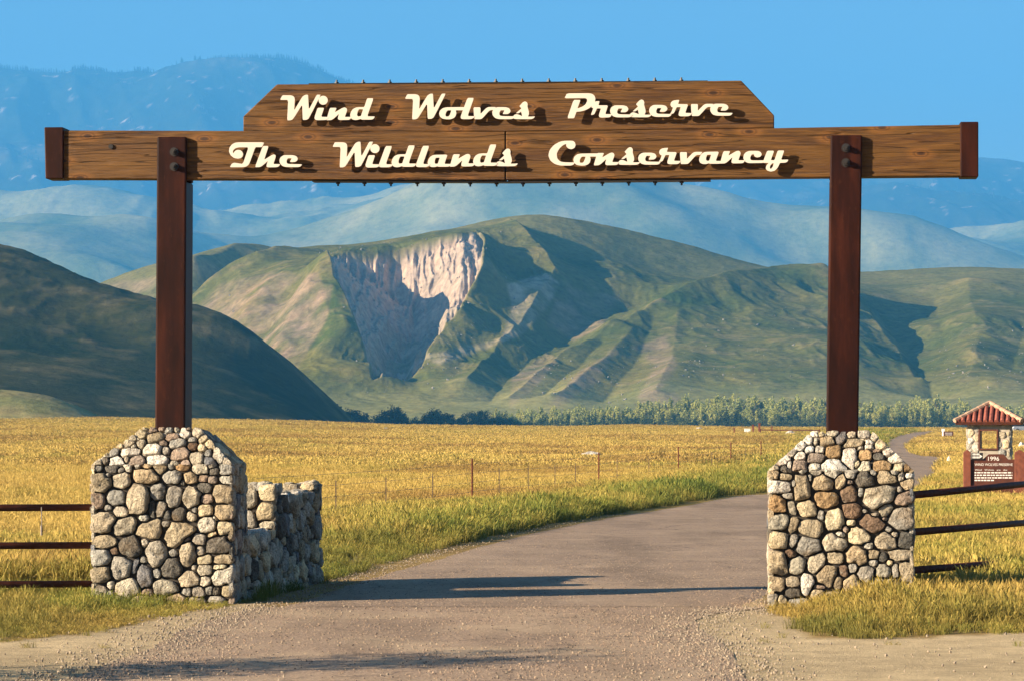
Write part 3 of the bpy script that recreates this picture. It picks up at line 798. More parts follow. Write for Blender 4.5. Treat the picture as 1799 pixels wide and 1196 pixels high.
# ---- cut-out script letters (outlines in photo pixels: crop origin, crop scale, loops)
def src(o, k, pts): return [(o[0] + x / k, o[1] + y / k) for x, y in pts]
A = ((485,155), 9.994); B = ((705,155), 7.496); C_ = ((985,155), 11.244); D_ = ((1135,155), 11.244)
E_ = ((395,240), 11.993); F_ = ((580,240), 10.58); G_ = ((740,240), 9.994); H_ = ((955,235), 8.177); I_ = ((1165,235), 7.822)
GL = {
'W': [src(*A, [(110,130),(250,129),(295,140),(320,165),(328,205),(316,400),(455,165),(478,142),(515,121),(560,120),(575,385),(715,120),(785,120),(592,500),(565,545),(528,562),(468,562),(458,290),(322,510),(288,556),(250,570),(195,570),(213,212),(70,210)])],
'i': [src(*A, [(730,350),(843,350),(790,508),(930,512),(905,550),(870,565),(715,568),(682,552),(673,520)])],
'n': [src(*A, [(945,350),(1062,350),(1030,430),(1165,352),(1205,342),(1238,358),(1247,395),(1205,510),(1325,510),(1305,545),(1280,562),(1112,565),(1086,548),(1088,512),(1105,455),(1005,545),(965,566),(882,568)])],
'd': [src(*A, [(1600,182),(1712,182),(1598,500),(1735,502),(1712,542),(1675,558),(1505,558),(1482,545),(1440,560),(1385,566),(1335,552),(1308,520),(1300,475),(1315,420),(1350,372),(1400,346),(1460,338),(1548,338)]),
      src(*A, [(1455,375),(1530,375),(1490,495),(1440,503),(1420,478),(1430,420)])],
'o': [src(*B, [(600,255),(845,253),(828,295),(716,295),(726,330),(715,372),(690,398),(650,413),(600,415),(540,405),(507,375),(498,335),(510,298),(548,266)]),
      src(*B, [(610,295),(660,295),(642,350),(624,376),(590,378),(579,355),(590,320)])],
'l': [src(*B, [(872,132),(957,132),(872,372),(972,374),(948,400),(912,412),(805,412),(784,402),(782,376)])],
'v': [src(*B, [(950,255),(1042,255),(1042,345),(1118,266),(1150,252),(1245,252),(1222,292),(1165,292),(1065,403),(1043,412),(960,412)])],
'e': [src(*B, [(1255,254),(1375,254),(1420,268),(1440,300),(1430,326),(1402,345),(1335,345),(1360,295),(1308,295),(1290,328),(1294,360),(1318,372),(1496,375),(1476,402),(1450,412),(1285,412),(1235,397),(1203,360),(1197,320),(1212,282)])],
's': [src(*B, [(1555,240),(1598,192),(1625,178),(1652,186),(1665,215),(1660,245),(1680,315),(1681,350),(1665,378),(1715,379),(1760,375),(1742,400),(1712,412),(1500,412),(1474,400),(1470,380),(1490,354),(1520,345),(1560,358),(1592,374),(1586,342),(1578,310),(1548,334),(1510,335),(1583,270)])],
'P': [src(*C_, [(125,108),(560,105),(620,118),(665,150),(686,205),(678,265),(640,330),(580,390),(500,435),(400,465),(310,472),(265,600),(130,600),(255,238),(392,238),(328,408),(430,372),(492,325),(525,258),(515,215),(480,200),(75,205)])],
'r1': [src(*C_, [(690,265),(768,262),(745,345),(935,345),(880,518),(1012,520),(990,565),(960,583),(795,588),(760,572),(755,535),(795,405),(715,405),(668,515),(640,530),(598,535),(645,400),(605,385),(630,300)])],
'r': [src(*D_, [(658,238),(630,320),(832,324),(772,495),(912,498),(878,543),(840,560),(672,562),(643,540),(645,500),(685,380),(605,380),(555,490),(525,512),(470,512),(500,480),(533,388),(500,375),(481,335),(492,285),(535,252),(600,241)])],
'T': [src(*E_, [(300,126),(830,126),(782,228),(640,228),(522,558),(490,610),(440,642),(370,652),(105,652),(145,580),(195,556),(380,585),(500,232),(290,232),(222,250),(178,290),(165,335),(180,360),(212,312),(262,286),(320,290),(366,325),(385,375),(370,430),(330,461),(270,472),(190,455),(122,402),(86,322),(96,240),(148,172),(215,136)])],
'h': [src(*E_, [(800,205),(922,205),(825,500),(990,396),(1035,382),(1068,398),(1070,440),(1020,585),(1168,588),(1138,634),(1095,652),(900,655),(878,635),(885,590),(905,520),(795,618),(740,650),(635,652)])],
'a': [src(*G_, [(250,325),(462,322),(405,485),(530,487),(505,522),(470,535),(300,535),(285,526),(240,540),(180,540),(132,518),(112,470),(124,412),(158,360),(200,334)]),
      src(*G_, [(255,378),(326,375),(292,480),(255,485),(235,468),(237,425)])],
'C': [src(*H_, [(300,105),(420,105),(450,130),(460,168),(445,207),(400,228),(355,216),(325,185),(325,150),(280,166),(222,220),(186,290),(195,360),(238,404),(300,415),(448,418),(428,450),(392,462),(240,462),(158,438),(95,388),(68,320),(85,240),(148,166),(228,121)])],
'c': [src(*I_, [(1185,240),(1305,240),(1343,258),(1355,290),(1337,320),(1290,331),(1256,315),(1246,285),(1215,290),(1196,330),(1200,360),(1222,371),(1392,370),(1374,405),(1175,409),(1122,386),(1101,340),(1110,288),(1140,256)])],
'y': [src(*I_, [(1430,238),(1525,238),(1480,368),(1530,368),(1575,235),(1665,235),(1620,362),(1722,360),(1705,390),(1680,402),(1606,405),(1575,470),(1535,512),(1480,526),(1432,511),(1409,480),(1418,442),(1452,405),(1378,405),(1375,380)]),
      src(*I_, [(1500,410),(1521,412),(1506,460),(1480,490),(1464,472),(1475,436)])],
'dot': [[(567.8 + 8.1 * math.cos(t * math.pi / 10), 176.8 + 7.9 * math.sin(t * math.pi / 10)) for t in range(20)]],
}
def glyph_at(g, lx=None, base=None):
    L = GL[g]; xs = [p[0] for p in L[0]]; ys = [p[1] for p in L[0]]
    dx = 0 if lx is None else lx - min(xs); dy = 0 if base is None else base - max(ys)
    return [[(x + dx, y + dy) for x, y in l] for l in L]
def soften(loop, r=0.22):
    out = []; n = len(loop)
    for i in range(n):
        p = Vector(loop[i]).to_2d(); a = Vector(loop[i-1]).to_2d(); c = Vector(loop[(i+1) % n]).to_2d()
        turn = abs((p - a).angle_signed(c - p, 0.0)) if (p - a).length > 1e-6 and (c - p).length > 1e-6 else 0
        k = 0.10 if turn > 1.05 else 0.26
        out.append(p + (a - p) * k); 
        if k > 0.2: out.append(p * 0.5 + (p + (a - p) * k) * 0.25 + (p + (c - p) * k) * 0.25)
        out.append(p + (c - p) * k)
    return out
WORDS = [
 ('Wind',   [('W',None,None),('i',None,None),('dot',None,None),('n',None,None),('d',None,None)]),
 ('Wolves', [('W',711.5,210.2),('o',None,None),('l',None,None),('v',None,None),('e',None,None),('s',None,None)]),
 ('Preserve',[('P',None,None),('r1',None,None),('e',1071.7,206.8),('s',1106.0,206.6),('e',1140.3,206.0),('r',None,None),('v',1213.7,204.4),('e',1247.5,203.9)]),
 ('The',    [('T',None,None),('h',None,None),('e',490.9,294.2)]),
 ('Wildlands',[('W',584.2,294.6),('i',641.9,295.1),('dot',650.6,269.6),('l',665.5,294.5),('d',687.8,294.5),('l',730.8,294.2),('a',None,None),('n',790.0,293.5),('d',831.1,292.9),('s',871.0,292.6)]),
 ('Conservancy',[('C',None,None),('o',1007.3,291.7),('n',1043.0,291.2),('s',1085.9,290.2),('e',1121.0,289.9),('r',1157.0,289.1),('v',1194.4,288.8),('a',1228.0,288.8),('n',1264.7,288.0),('c',None,None),('y',None,None)])]
STAND = 0.088
for wname, seq in WORDS:
    for gi, (g, lx, base) in enumerate(seq):
        y0 = -STAND - 0.0016 * (gi % 3); th = 0.022
        loops = [soften(l) for l in glyph_at(g, lx, base)]
        L3 = []
        for k, l in enumerate(loops):
            q = [G(p.x, p.y, -STAND) for p in l]
            ar = sum(q[i][0]*q[(i+1) % len(q)][1] - q[(i+1) % len(q)][0]*q[i][1] for i in range(len(q)))
            if (ar > 0) != (k == 0): q = q[::-1]
            L3.append(q)
        flat = [p for q in L3 for p in q]
        tris = tessellate_polygon([[Vector((p[0], p[1], 0)) for p in q] for q in L3])
        n = len(flat)
        vs = [(p[0], y0, p[1]) for p in flat] + [(p[0], y0 + th, p[1]) for p in flat]
        fs = []
        for t in tris:
            a, c, d = [flat[i] for i in t]
            s = (c[0]-a[0])*(d[1]-a[1]) - (d[0]-a[0])*(c[1]-a[1])
            t = tuple(t) if s > 0 else tuple(t[::-1])
            fs.append(t); fs.append(tuple(n + i for i in t[::-1]))
        o_ = 0
        for q in L3:
            m = len(q)
            for i in range(m):
                j = (i + 1) % m
                fs.append((o_ + i, n + o_ + i, n + o_ + j, o_ + j))
            o_ += m
        lo = mesh_obj('letter_dot' if g == 'dot' else 'letter', vs, fs, M['letter'], gate)
        if g in 'WilTPhsrnv':                                   # a stud holds it off the board
            lp = loops[0]; sx = sum(p.x for p in lp) / len(lp); sy = sum(p.y for p in lp) / len(lp)
            u, z = G(sx, sy + 2); w = MB(); w.tube([(u, 0.02, z), (u, -STAND + 0.004, z)], 0.012, 6); w.build('stud', M['bolt'], lo)

# ================================================================== STONE PILLARS
STONE_COL = {'w': (0.62, 0.58, 0.52), 'g': (0.33, 0.31, 0.275), 'd': (0.13, 0.12, 0.105), 'b': (0.43, 0.38, 0.295), 't': (0.37, 0.30, 0.205),
             'o': (0.37, 0.25, 0.135), 'p': (0.32, 0.25, 0.20), 'y': (0.56, 0.47, 0.32), 'r': (0.17, 0.115, 0.08), 'l': (0.47, 0.43, 0.36), 'k': (0.19, 0.19, 0.20)}
def stone_color(c):
    v = random.uniform(0.82, 1.15); base = STONE_COL[c]; h = random.uniform(-0.05, 0.05)
    return (base[0] * v * (1 + h), base[1] * v, base[2] * v * (1 - h), 1)
def stone_cells(seeds, poly, nd=20, gap=0.010, lim=1.7):
    """seeds (x, y, rx, ry, angle, code): each grows to meet its neighbours -> star-shaped outlines"""
    S = np.array([s[:5] for s in seeds], float); n = len(S)
    ca = np.cos(np.radians(S[:, 4])); sa = np.sin(np.radians(S[:, 4]))
    th = np.arange(nd) * 2 * np.pi / nd
    out = []
    for i in range(n):
        R = 1.75 * max(S[i, 2], S[i, 3]); ts = np.linspace(0.02, 1, 80) * R
        x = S[i, 0] + np.outer(np.cos(th), ts); y = S[i, 1] + np.outer(np.sin(th), ts)
        near = np.where(np.hypot(S[:, 0] - S[i, 0], S[:, 1] - S[i, 1]) < R + 2.2 * np.maximum(S[:, 2], S[:, 3]))[0]
        dx = x[..., None] - S[near, 0]; dy = y[..., None] - S[near, 1]
        a = (dx * ca[near] + dy * sa[near]) / S[near, 2]; b = (-dx * sa[near] + dy * ca[near]) / S[near, 3]
        d = (np.abs(a) ** 3.2 + np.abs(b) ** 3.2) ** (1 / 3.2)
        me = d[..., list(near).index(i)]
        oth = np.where(near[None, None, :] == i, 1e9, d).min(-1)
        ok = (me < oth) & (me < lim) & in_poly(x, y, poly)
        k = np.where(ok.all(1), ok.shape[1] - 1, np.argmin(ok, 1) - 1)
        r = np.where(k < 0, 0.0, ts[np.maximum(k, 0)]) - gap
        r = np.maximum(r, 0.004)
        # broken field stone: straight edges between a handful of corners
        rg = np.random.default_rng(i * 13 + int(abs(S[i, 1]) * 1000)); kc = min(nd, int(rg.integers(6, 9)))
        cid = np.unique(np.floor((np.arange(kc) + rg.uniform(0.1, 0.9, kc)) * nd / kc).astype(int) % nd)
        ax = r * np.cos(th); ay = r * np.sin(th); rp = r.copy()
        for q in range(len(cid)):
            a_, b_ = cid[q], cid[(q + 1) % len(cid)]; m_ = (b_ - a_) % nd
            for w_ in range(1, m_):
                j = (a_ + w_) % nd; ex, ey = ax[b_] - ax[a_], ay[b_] - ay[a_]
                den = np.cos(th[j]) * ey - np.sin(th[j]) * ex
                if abs(den) > 1e-9:
                    tt = (ax[a_] * ey - ay[a_] * ex) / den
                    if tt > 0: rp[j] = min(r[j] * 1.02, max(tt, 0.88 * r[j]))
        r = 0.06 * np.roll(rp, 1) + 0.88 * rp + 0.06 * np.roll(rp, -1)
        r = r * (1 - 0.03 * np.random.default_rng(i * 7 + int(abs(S[i, 0]) * 1000)).random(nd))
        out.append((th, r))
    return out
def stone_mesh(th, r, H, seed):
    """a rough, slightly faceted field stone: buried skirt, shoulder, dome"""
    nd = len(th); rs = np.random.default_rng(seed)
    tilt = rs.uniform(-0.35, 0.35, 2); fac = rs.uniform(0, 6.28, 4); fd = rs.uniform(0.45, 0.9, 4)
    V = []; F_ = []
    prof = [(1.0, -1.4), (1.0, 0.15), (0.97, 0.60), (0.88, 0.93), (0.60, 1.02), (0.28, 1.04)]
    rm = r.mean()
    for s, hh in prof:
        for k in range(nd):
            x = math.cos(th[k]) * r[k] * s; y = math.sin(th[k]) * r[k] * s
            z = hh * H
            if hh > 0.3:
                for q in range(4):                    # chipped flat facets
                    pr = (math.cos(fac[q]) * x + math.sin(fac[q]) * y) / max(rm, 1e-3)
                    z = min(z, H * (1.12 - 0.75 * max(0, pr - fd[q] * 0.55)))
                z += H * (tilt[0] * x + tilt[1] * y) / max(rm, 1e-3) * 0.55
                z += H * (0.26 * float(vnoise(x / rm * 1.7 + seed * 3.1, y / rm * 1.7, 5)) + 0.14 * float(vnoise(x / rm * 4.3 + seed * 1.7, y / rm * 4.3, 6)))
            V.append((x, y, z))
    n = len(prof)
    for i in range(n - 1):
        for k in range(nd):
            k2 = (k + 1) % nd
            F_.append((i*nd + k, i*nd + k2, (i+1)*nd + k2, (i+1)*nd + k))
    V.append((0, 0, H * 1.03 + H * 0.1 * rs.uniform(-1, 1))); c = len(V) - 1
    for k in range(nd): F_.append(((n-1)*nd + k, (n-1)*nd + (k+1) % nd, c))
    return V, F_
SEED = [0]
def fill_gaps(seeds, poly, tries=2500):
    """chinking: small stones wherever the larger ones leave a hole"""
    seeds = list(seeds); xs = [p[0] for p in poly]; ys = [p[1] for p in poly]
    for k in range(tries):
        x = random.uniform(min(xs), max(xs)); y = random.uniform(min(ys), max(ys))
        if not in_poly(np.array([x]), np.array([y]), poly)[0]: continue
        S = np.array([s[:5] for s in seeds]); c = np.cos(np.radians(S[:, 4])); s_ = np.sin(np.radians(S[:, 4]))
        dx = x - S[:, 0]; dy = y - S[:, 1]
        d = np.hypot((dx * c + dy * s_) / S[:, 2], (-dx * s_ + dy * c) / S[:, 3])
        gap = ((d - 1.0) * np.minimum(S[:, 2], S[:, 3])).min()
        if gap > (0.042 if k < tries // 2 else 0.032):
            r = min(gap * 1.1, 0.09); seeds.append((x, y, r * random.uniform(1, 1.3), r, random.uniform(0, 180), random.choice('ggbtdlp')))
    return seeds
def lay_stones(parent, seeds, poly, frame, nd=24, gap=0.010, depth=1.0, lim=1.7):
    """frame: (origin, e1, e2, normal) in the parent's coordinates"""
    o, e1, e2, nn = [Vector(v) for v in frame]
    Mx = Matrix((( e1.x, e2.x, nn.x), (e1.y, e2.y, nn.y), (e1.z, e2.z, nn.z))).to_4x4()
    for s, (th, r) in zip(seeds, stone_cells(seeds, poly, nd, gap, lim)):
        rm = float(r.mean())
        if rm < 0.012: continue
        SEED[0] += 1
        H = depth * min(0.068, max(0.026, 0.40 * rm)) * random.uniform(0.8, 1.2)
        V, F_ = stone_mesh(th, r, H, SEED[0])
        ob = mesh_obj('stone', V, F_, M['stone'], parent, smooth=True)
        ob.matrix_local = Matrix.Translation(o + e1 * s[0] + e2 * s[1]) @ Mx
        ob.color = stone_color(s[5])
def random_seeds(poly, rmin, rmax, codes, n_try=2500, asp=(1.0, 1.5), horiz=0.0):
    xs = [p[0] for p in poly]; ys = [p[1] for p in poly]; out = []
    for k in range(n_try):
        t = k / n_try; rr = rmax * (1 - t) ** 1.5 + rmin
        rr *= random.uniform(0.85, 1.15)
        x = random.uniform(min(xs), max(xs)); y = random.uniform(min(ys), max(ys))
        if not in_poly(np.array([x]), np.array([y]), poly)[0]: continue
        if any((x - s[0])**2 + (y - s[1])**2 < (0.92 * (rr + 0.5 * (s[2] + s[3])))**2 for s in out): continue
        a = random.uniform(*asp); ang = random.uniform(-horiz, horiz) if horiz else random.uniform(0, 180)
        out.append((x, y, rr * math.sqrt(a), rr / math.sqrt(a), ang, random.choice(codes)))
    return out

LA = ((150,740), 7.033, "140,500,70,55,0,b 135,590,55,30,0,g 245,455,50,55,0,d 330,375,85,50,-25,g 540,265,70,45,-10,b 690,140,80,70,0,y 690,265,60,60,0,b 730,85,60,30,0,y 835,100,70,40,-15,p 860,185,120,65,-15,t 935,80,60,30,0,p 960,260,60,35,0,p 550,365,125,50,-8,w 820,335,125,70,0,w 995,350,50,50,0,g 375,490,90,60,-10,w 505,455,30,35,0,l 520,565,35,65,-15,l 645,490,100,75,0,p 885,490,140,90,0,w 340,595,90,35,0,d 425,600,45,30,0,g 740,680,165,100,8,t 190,755,105,120,0,t 455,740,105,90,-20,b 270,665,30,30,0,g 375,940,110,105,0,g 645,960,145,200,0,b 885,860,95,105,0,g 155,985,85,105,0,p 270,1065,50,40,0,g 440,1110,100,65,10,l 940,1070,65,90,15,g 820,1080,38,100,0,d 715,1190,62,42,0,l 420,290,50,30,0,y 250,400,60,35,-25,y 590,300,40,30,0,b 600,200,50,35,-20,b")
LB = ((290,740), 7.033, "45,105,60,40,0,g 90,180,95,55,-12,p 145,100,35,40,0,b 245,140,85,60,25,w 290,90,40,20,0,p 390,140,65,50,20,b 150,260,120,65,-12,g 180,390,125,75,-15,p 330,215,60,40,0,g 335,300,60,55,0,r 470,215,60,45,0,y 545,270,60,50,10,y 455,320,60,45,0,y 385,455,85,95,-10,b 530,385,45,45,0,g 555,500,80,80,0,k 680,400,100,95,40,l 775,470,80,60,0,l 200,540,85,70,0,o 75,535,40,65,0,g 435,600,95,55,-8,b 310,700,85,80,0,t 465,705,55,45,0,p 580,725,55,45,0,p 745,600,70,75,0,g 790,725,120,55,8,l 90,690,115,90,0,g 215,755,30,35,0,d 480,820,100,60,8,d 110,930,100,155,8,g 320,930,110,150,18,b 515,960,75,65,-20,p 730,900,145,125,0,t 360,1090,40,45,0,g 490,1095,100,80,-10,y 720,1120,125,100,0,t 180,1140,100,90,-20,d 310,1170,70,60,30,b 20,1150,40,60,0,d 600,615,60,40,0,d")
LC = ((145,900), 7.033, "230,120,150,145,0,b 520,170,165,100,-20,b 830,220,170,105,0,t 260,360,165,85,0,t 585,420,145,130,0,d 215,560,125,105,0,g 390,470,55,50,0,r 470,690,120,150,0,g 210,775,135,110,-12,t 345,895,55,50,0,l 530,935,150,125,-20,b 650,660,35,110,18,k 755,585,50,45,0,g 765,780,95,160,-8,k 905,510,125,165,8,l 760,370,55,55,0,l 190,1030,130,150,0,l 1000,915,150,95,0,b 335,1000,55,40,0,g 800,980,70,45,0,p 450,1080,90,60,0,g 700,1090,110,60,0,t 150,1160,90,60,0,l")
LD = ((285,900), 7.033, "200,270,200,140,-25,t 560,150,110,110,0,l 770,190,100,80,0,y 610,265,65,28,-25,y 450,330,100,70,20,g 300,330,60,28,-25,p 690,400,160,95,0,d 305,510,105,165,0,b 465,470,50,55,0,l 135,500,50,55,-40,g 515,590,90,55,-8,y 750,580,110,60,-8,t 510,710,100,70,0,b 390,680,35,40,0,l 710,670,90,35,-5,y 110,690,140,130,-18,d 325,820,125,95,-25,b 530,850,60,65,0,l 760,800,145,110,-10,l 790,960,60,100,0,y 440,990,80,70,0,g 580,960,50,50,0,g 660,970,50,50,0,d 300,980,60,50,0,g 180,1080,120,70,0,t 420,1100,110,60,0,b 680,1090,110,60,0,g 650,70,40,20,40,l")
RA = ((1340,750), 7.033, "135,490,75,45,-15,b 135,590,75,55,0,t 255,400,100,55,-30,w 300,525,75,55,10,d 275,610,80,50,0,t 330,450,30,50,0,w 380,310,60,40,-30,g 460,340,75,60,0,w 455,480,95,100,0,p 570,260,75,50,-10,w 480,230,80,60,-30,w 580,150,70,70,-30,w 650,160,40,55,0,l 640,85,60,40,0,w 725,85,50,30,0,y 790,165,95,65,-15,t 705,265,60,50,0,w 655,370,110,65,-5,p 870,80,80,30,0,b 970,135,70,65,0,k 880,295,100,80,0,o 640,505,80,75,0,l 880,490,155,110,10,w 200,735,145,85,0,w 385,695,25,40,0,g 495,745,95,150,4,t 740,690,140,100,0,t 585,630,25,50,0,l 960,690,65,85,0,t 190,940,115,110,0,o 300,850,80,40,0,g 360,1000,45,110,-22,b 790,895,160,105,3,o 555,1010,115,110,0,y 720,1090,40,60,0,g 895,1130,120,145,12,y")
RB = ((1470,750), 7.033, "185,95,65,35,0,b 330,95,75,40,0,g 210,185,135,60,-5,t 410,175,60,40,0,w 460,120,40,50,20,l 400,235,65,40,0,w 165,355,100,120,0,w 295,250,45,22,0,l 350,335,95,70,-10,o 540,215,75,50,20,y 490,285,50,22,0,p 630,310,70,50,20,w 520,350,80,45,0,d 730,390,110,55,30,w 255,445,50,40,-25,y 190,555,65,85,15,g 345,475,80,75,0,b 560,475,130,65,0,o 770,490,75,80,0,y 870,500,55,60,0,o 710,565,50,35,0,g 455,570,40,35,0,g 350,650,130,80,0,d 615,630,125,80,5,t 795,620,40,45,0,g 900,605,50,25,0,w 880,710,85,60,-15,t 165,680,40,25,0,p 150,830,105,115,-10,r 300,810,35,60,0,g 530,860,230,130,-22,b 835,880,135,80,-15,p 780,770,40,40,0,g 190,1030,130,105,0,r 345,1035,40,30,0,g 610,1015,90,75,-35,b 810,1130,165,140,0,g 470,1080,60,25,0,g")
RC = ((1340,900), 6.425, "190,110,130,95,0,b 340,130,55,100,20,t 555,180,135,110,25,t 995,115,55,38,0,y 940,190,35,40,-45,p 1230,130,140,110,25,r 1380,70,35,20,0,p 175,310,115,105,0,y 350,315,55,75,20,g 510,380,145,110,0,g 810,340,150,100,8,b 880,250,60,35,15,l 1090,265,140,110,10,y 1380,320,125,100,0,b 1490,250,45,35,0,l 1625,310,100,95,0,d 1195,370,60,40,0,l 175,565,110,150,0,t 315,465,75,45,10,r 390,590,105,90,-25,b 605,570,100,130,25,b 820,510,100,75,0,t 1060,490,120,115,20,t 1250,475,70,55,0,t 1360,500,50,50,0,d 1560,480,150,60,0,b 1250,570,50,40,0,g 1435,570,35,35,0,y 150,800,100,85,0,t 340,790,85,65,0,b 500,805,75,120,5,w 740,710,130,125,-30,t 910,660,55,75,0,r 1025,610,55,60,0,g 1160,690,100,95,0,g 1360,660,85,75,0,b 1500,660,40,80,-10,g 1640,670,100,125,0,t 1000,800,120,80,-20,y 350,900,90,55,0,d 120,985,60,70,0,g 210,990,55,50,0,y 610,910,80,60,0,t 640,840,90,25,0,p 1300,800,80,60,0,b 1470,820,90,70,0,b 850,780,60,90,0,t 1620,860,100,60,0,g 800,950,110,60,0,t 1000,950,110,60,0,g 1200,930,100,60,0,b 430,1020,110,50,0,g 1420,960,110,60,0,t 1620,980,90,60,0,g")
ST_SCALE = 1 / 147.6
def pillar(name, label, crops, x0, x1, ysh, ytop, tx0, tx1, vfront, vback, tv0, tv1):
    uL = G(x0, 950, vfront)[0]; uR = G(x1, 950, vfront)[0]
    zs = G((x0 + x1) / 2, ysh, vfront)[1]; zt = G((x0 + x1) / 2, ytop, (tv0 + tv1) / 2)[1]
    tL = G(tx0, ytop, tv0)[0]; tR = G(tx1, ytop, tv0)[0]
    cu = (uL + uR) / 2; cv = (vfront + vback) / 2
    wx, wy = g2w(cu, cv)
    root = empty(name, (wx, wy, 0), -GA)
    tag(root, label, 'pillar', 'stone pillars carrying the entrance gate')
    hw = (uR - uL) / 2; hd = (vback - vfront) / 2
    a0 = tL - cu; a1 = tR - cu; b0 = tv0 - cv; b1 = tv1 - cv
    I = 0.06                                                   # the mortar core sits back from the stone faces
    V = [(-hw+I,-hd+I,-0.15),(hw-I,-hd+I,-0.15),(hw-I,hd-I,-0.15),(-hw+I,hd-I,-0.15),
         (-hw+I,-hd+I,zs-0.01),(hw-I,-hd+I,zs-0.01),(hw-I,hd-I,zs-0.01),(-hw+I,hd-I,zs-0.01),
         (a0+I,b0+I,zt-I),(a1-I,b0+I,zt-I),(a1-I,b1-I,zt-I),(a0+I,b1-I,zt-I)]
    Fc = [(3,2,1,0),(0,1,5,4),(1,2,6,5),(2,3,7,6),(3,0,4,7),(4,5,9,8),(5,6,10,9),(6,7,11,10),(7,4,8,11),(8,9,10,11)]
    mesh_obj('mortar_core', V, Fc, M['mortar'], root)
    # seeds read from the photograph, on the upright front and on the sloping cap
    front = []; cap = []
    Lc = math.hypot(zt - zs, tv0 - vfront)
    for (org, k, txt) in crops:
        for t in txt.split():
            q = t.split(','); x = org[0] + float(q[0]) / k; y = org[1] + float(q[1]) / k
            rx = float(q[2]) / k * ST_SCALE; ry = float(q[3]) / k * ST_SCALE; ang = -float(q[4])
            if y > ysh - 3:
                u, z = G(x, y, vfront); front.append((u - cu, z, rx, ry, ang, q[5]))
            else:
                off = vfront
                for _ in range(4):
                    u, z = G(x, y, off); f = min(1, max(0, (z - zs) / (zt - zs))); off = vfront + (tv0 - vfront) * f
                cap.append((u - cu, f * Lc, rx, ry * Lc / (zt - zs), ang, q[5]))
    e = 0.010
    front = fill_gaps(front, [(-hw, -0.05), (hw, -0.05), (hw, zs), (-hw, zs)])
    cap = fill_gaps(cap, [(-hw+.03, 0), (hw-.03, 0), (a1-.02, Lc), (a0+.02, Lc)])
    lay_stones(root, front, [(-hw-e, -0.12), (hw+e, -0.12), (hw+e, zs+0.01), (-hw-e, zs+0.01)], ((0, -hd+0.03, 0), (1,0,0), (0,0,1), (0,-1,0)), gap=0.005)
    nrm = Vector((0, -(zt - zs), tv0 - vfront)).normalized(); 
    e2 = Vector((0, tv0 - vfront, zt - zs)).normalized()
    lay_stones(root, cap, [(-hw-e, -0.01), (hw+e, -0.01), (a1+e, Lc+0.03), (a0-e, Lc+0.03)], (Vector((0, -hd, zs)) - nrm * 0.025, (1,0,0), e2, nrm), gap=0.005)
    # the other sides
    codes = 'ggbbttlldpyk'
    for sgn in (-1, 1):
        poly = [(-hd-e, -0.1), (hd+e, -0.1), (hd+e, zs), (-hd-e, zs)]
        lay_stones(root, random_seeds(poly, 0.035, 0.10, codes, 900), poly, ((sgn*(hw-0.03), 0, 0), (0, sgn, 0), (0,0,1), (sgn,0,0)), nd=16, depth=0.6)
        tx = a1 if sgn > 0 else a0
        n2 = Vector((zt - zs, 0, hw - abs(tx))).normalized(); n2.x *= sgn
        ee = Vector((tx - sgn * hw, 0, zt - zs)); Ls = ee.length; ee.normalize()
        poly = [(-hd, 0), (hd, 0), (b1 if sgn > 0 else -b0, Ls), (b0 if sgn > 0 else -b1, Ls)]
        lay_stones(root, random_seeds(poly, 0.035, 0.09, codes, 500), poly, (Vector((sgn * hw, 0, zs)) - n2 * 0.03, (0, sgn, 0), ee, n2), nd=16, depth=0.55)
    poly = [(-hw, -0.1), (hw, -0.1), (hw, zs), (-hw, zs)]
    lay_stones(root, random_seeds(poly, 0.05, 0.13, codes, 600), poly, ((0, hd-0.03, 0), (-1,0,0), (0,0,1), (0,1,0)), nd=12)
    n3 = Vector((0, zt - zs, vback - tv1)).normalized(); e3 = Vector((0, tv1 - vback, zt - zs)).normalized()
    poly = [(-hw, 0), (hw, 0), (-a0, Lc), (-a1, Lc)]
    lay_stones(root, random_seeds(poly, 0.05, 0.11, codes, 400), poly, (Vector((0, hd, zs)) - n3 * 0.03, (-1,0,0), e3, n3), nd=12)
    # flat stones on the top, round the post foot
    poly = [(a0, b0), (a1, b0), (a1, b1), (a0, b1)]
    sd = [s for s in random_seeds(poly, 0.04, 0.07, codes, 400)]
    lay_stones(root, sd, poly, ((0, 0, zt - I - 0.01), (1,0,0), (0,1,0), (0,0,1)), nd=12, depth=0.7)
    return root
pillar('stone_pillar', 'field-stone gate pillar with a low stone wall running back behind it', [LA, LB, LC, LD], 158, 411, 815, 752.5, 250, 350, -0.335, 0.615, -0.15, 0.43)
pillar('stone_pillar', 'field-stone gate pillar with white and orange stones beside tall grass and sign', [RA, RB, RC], 1349, 1607, 825, 758, 1428, 1532, -0.335, 0.615, -0.15, 0.43)

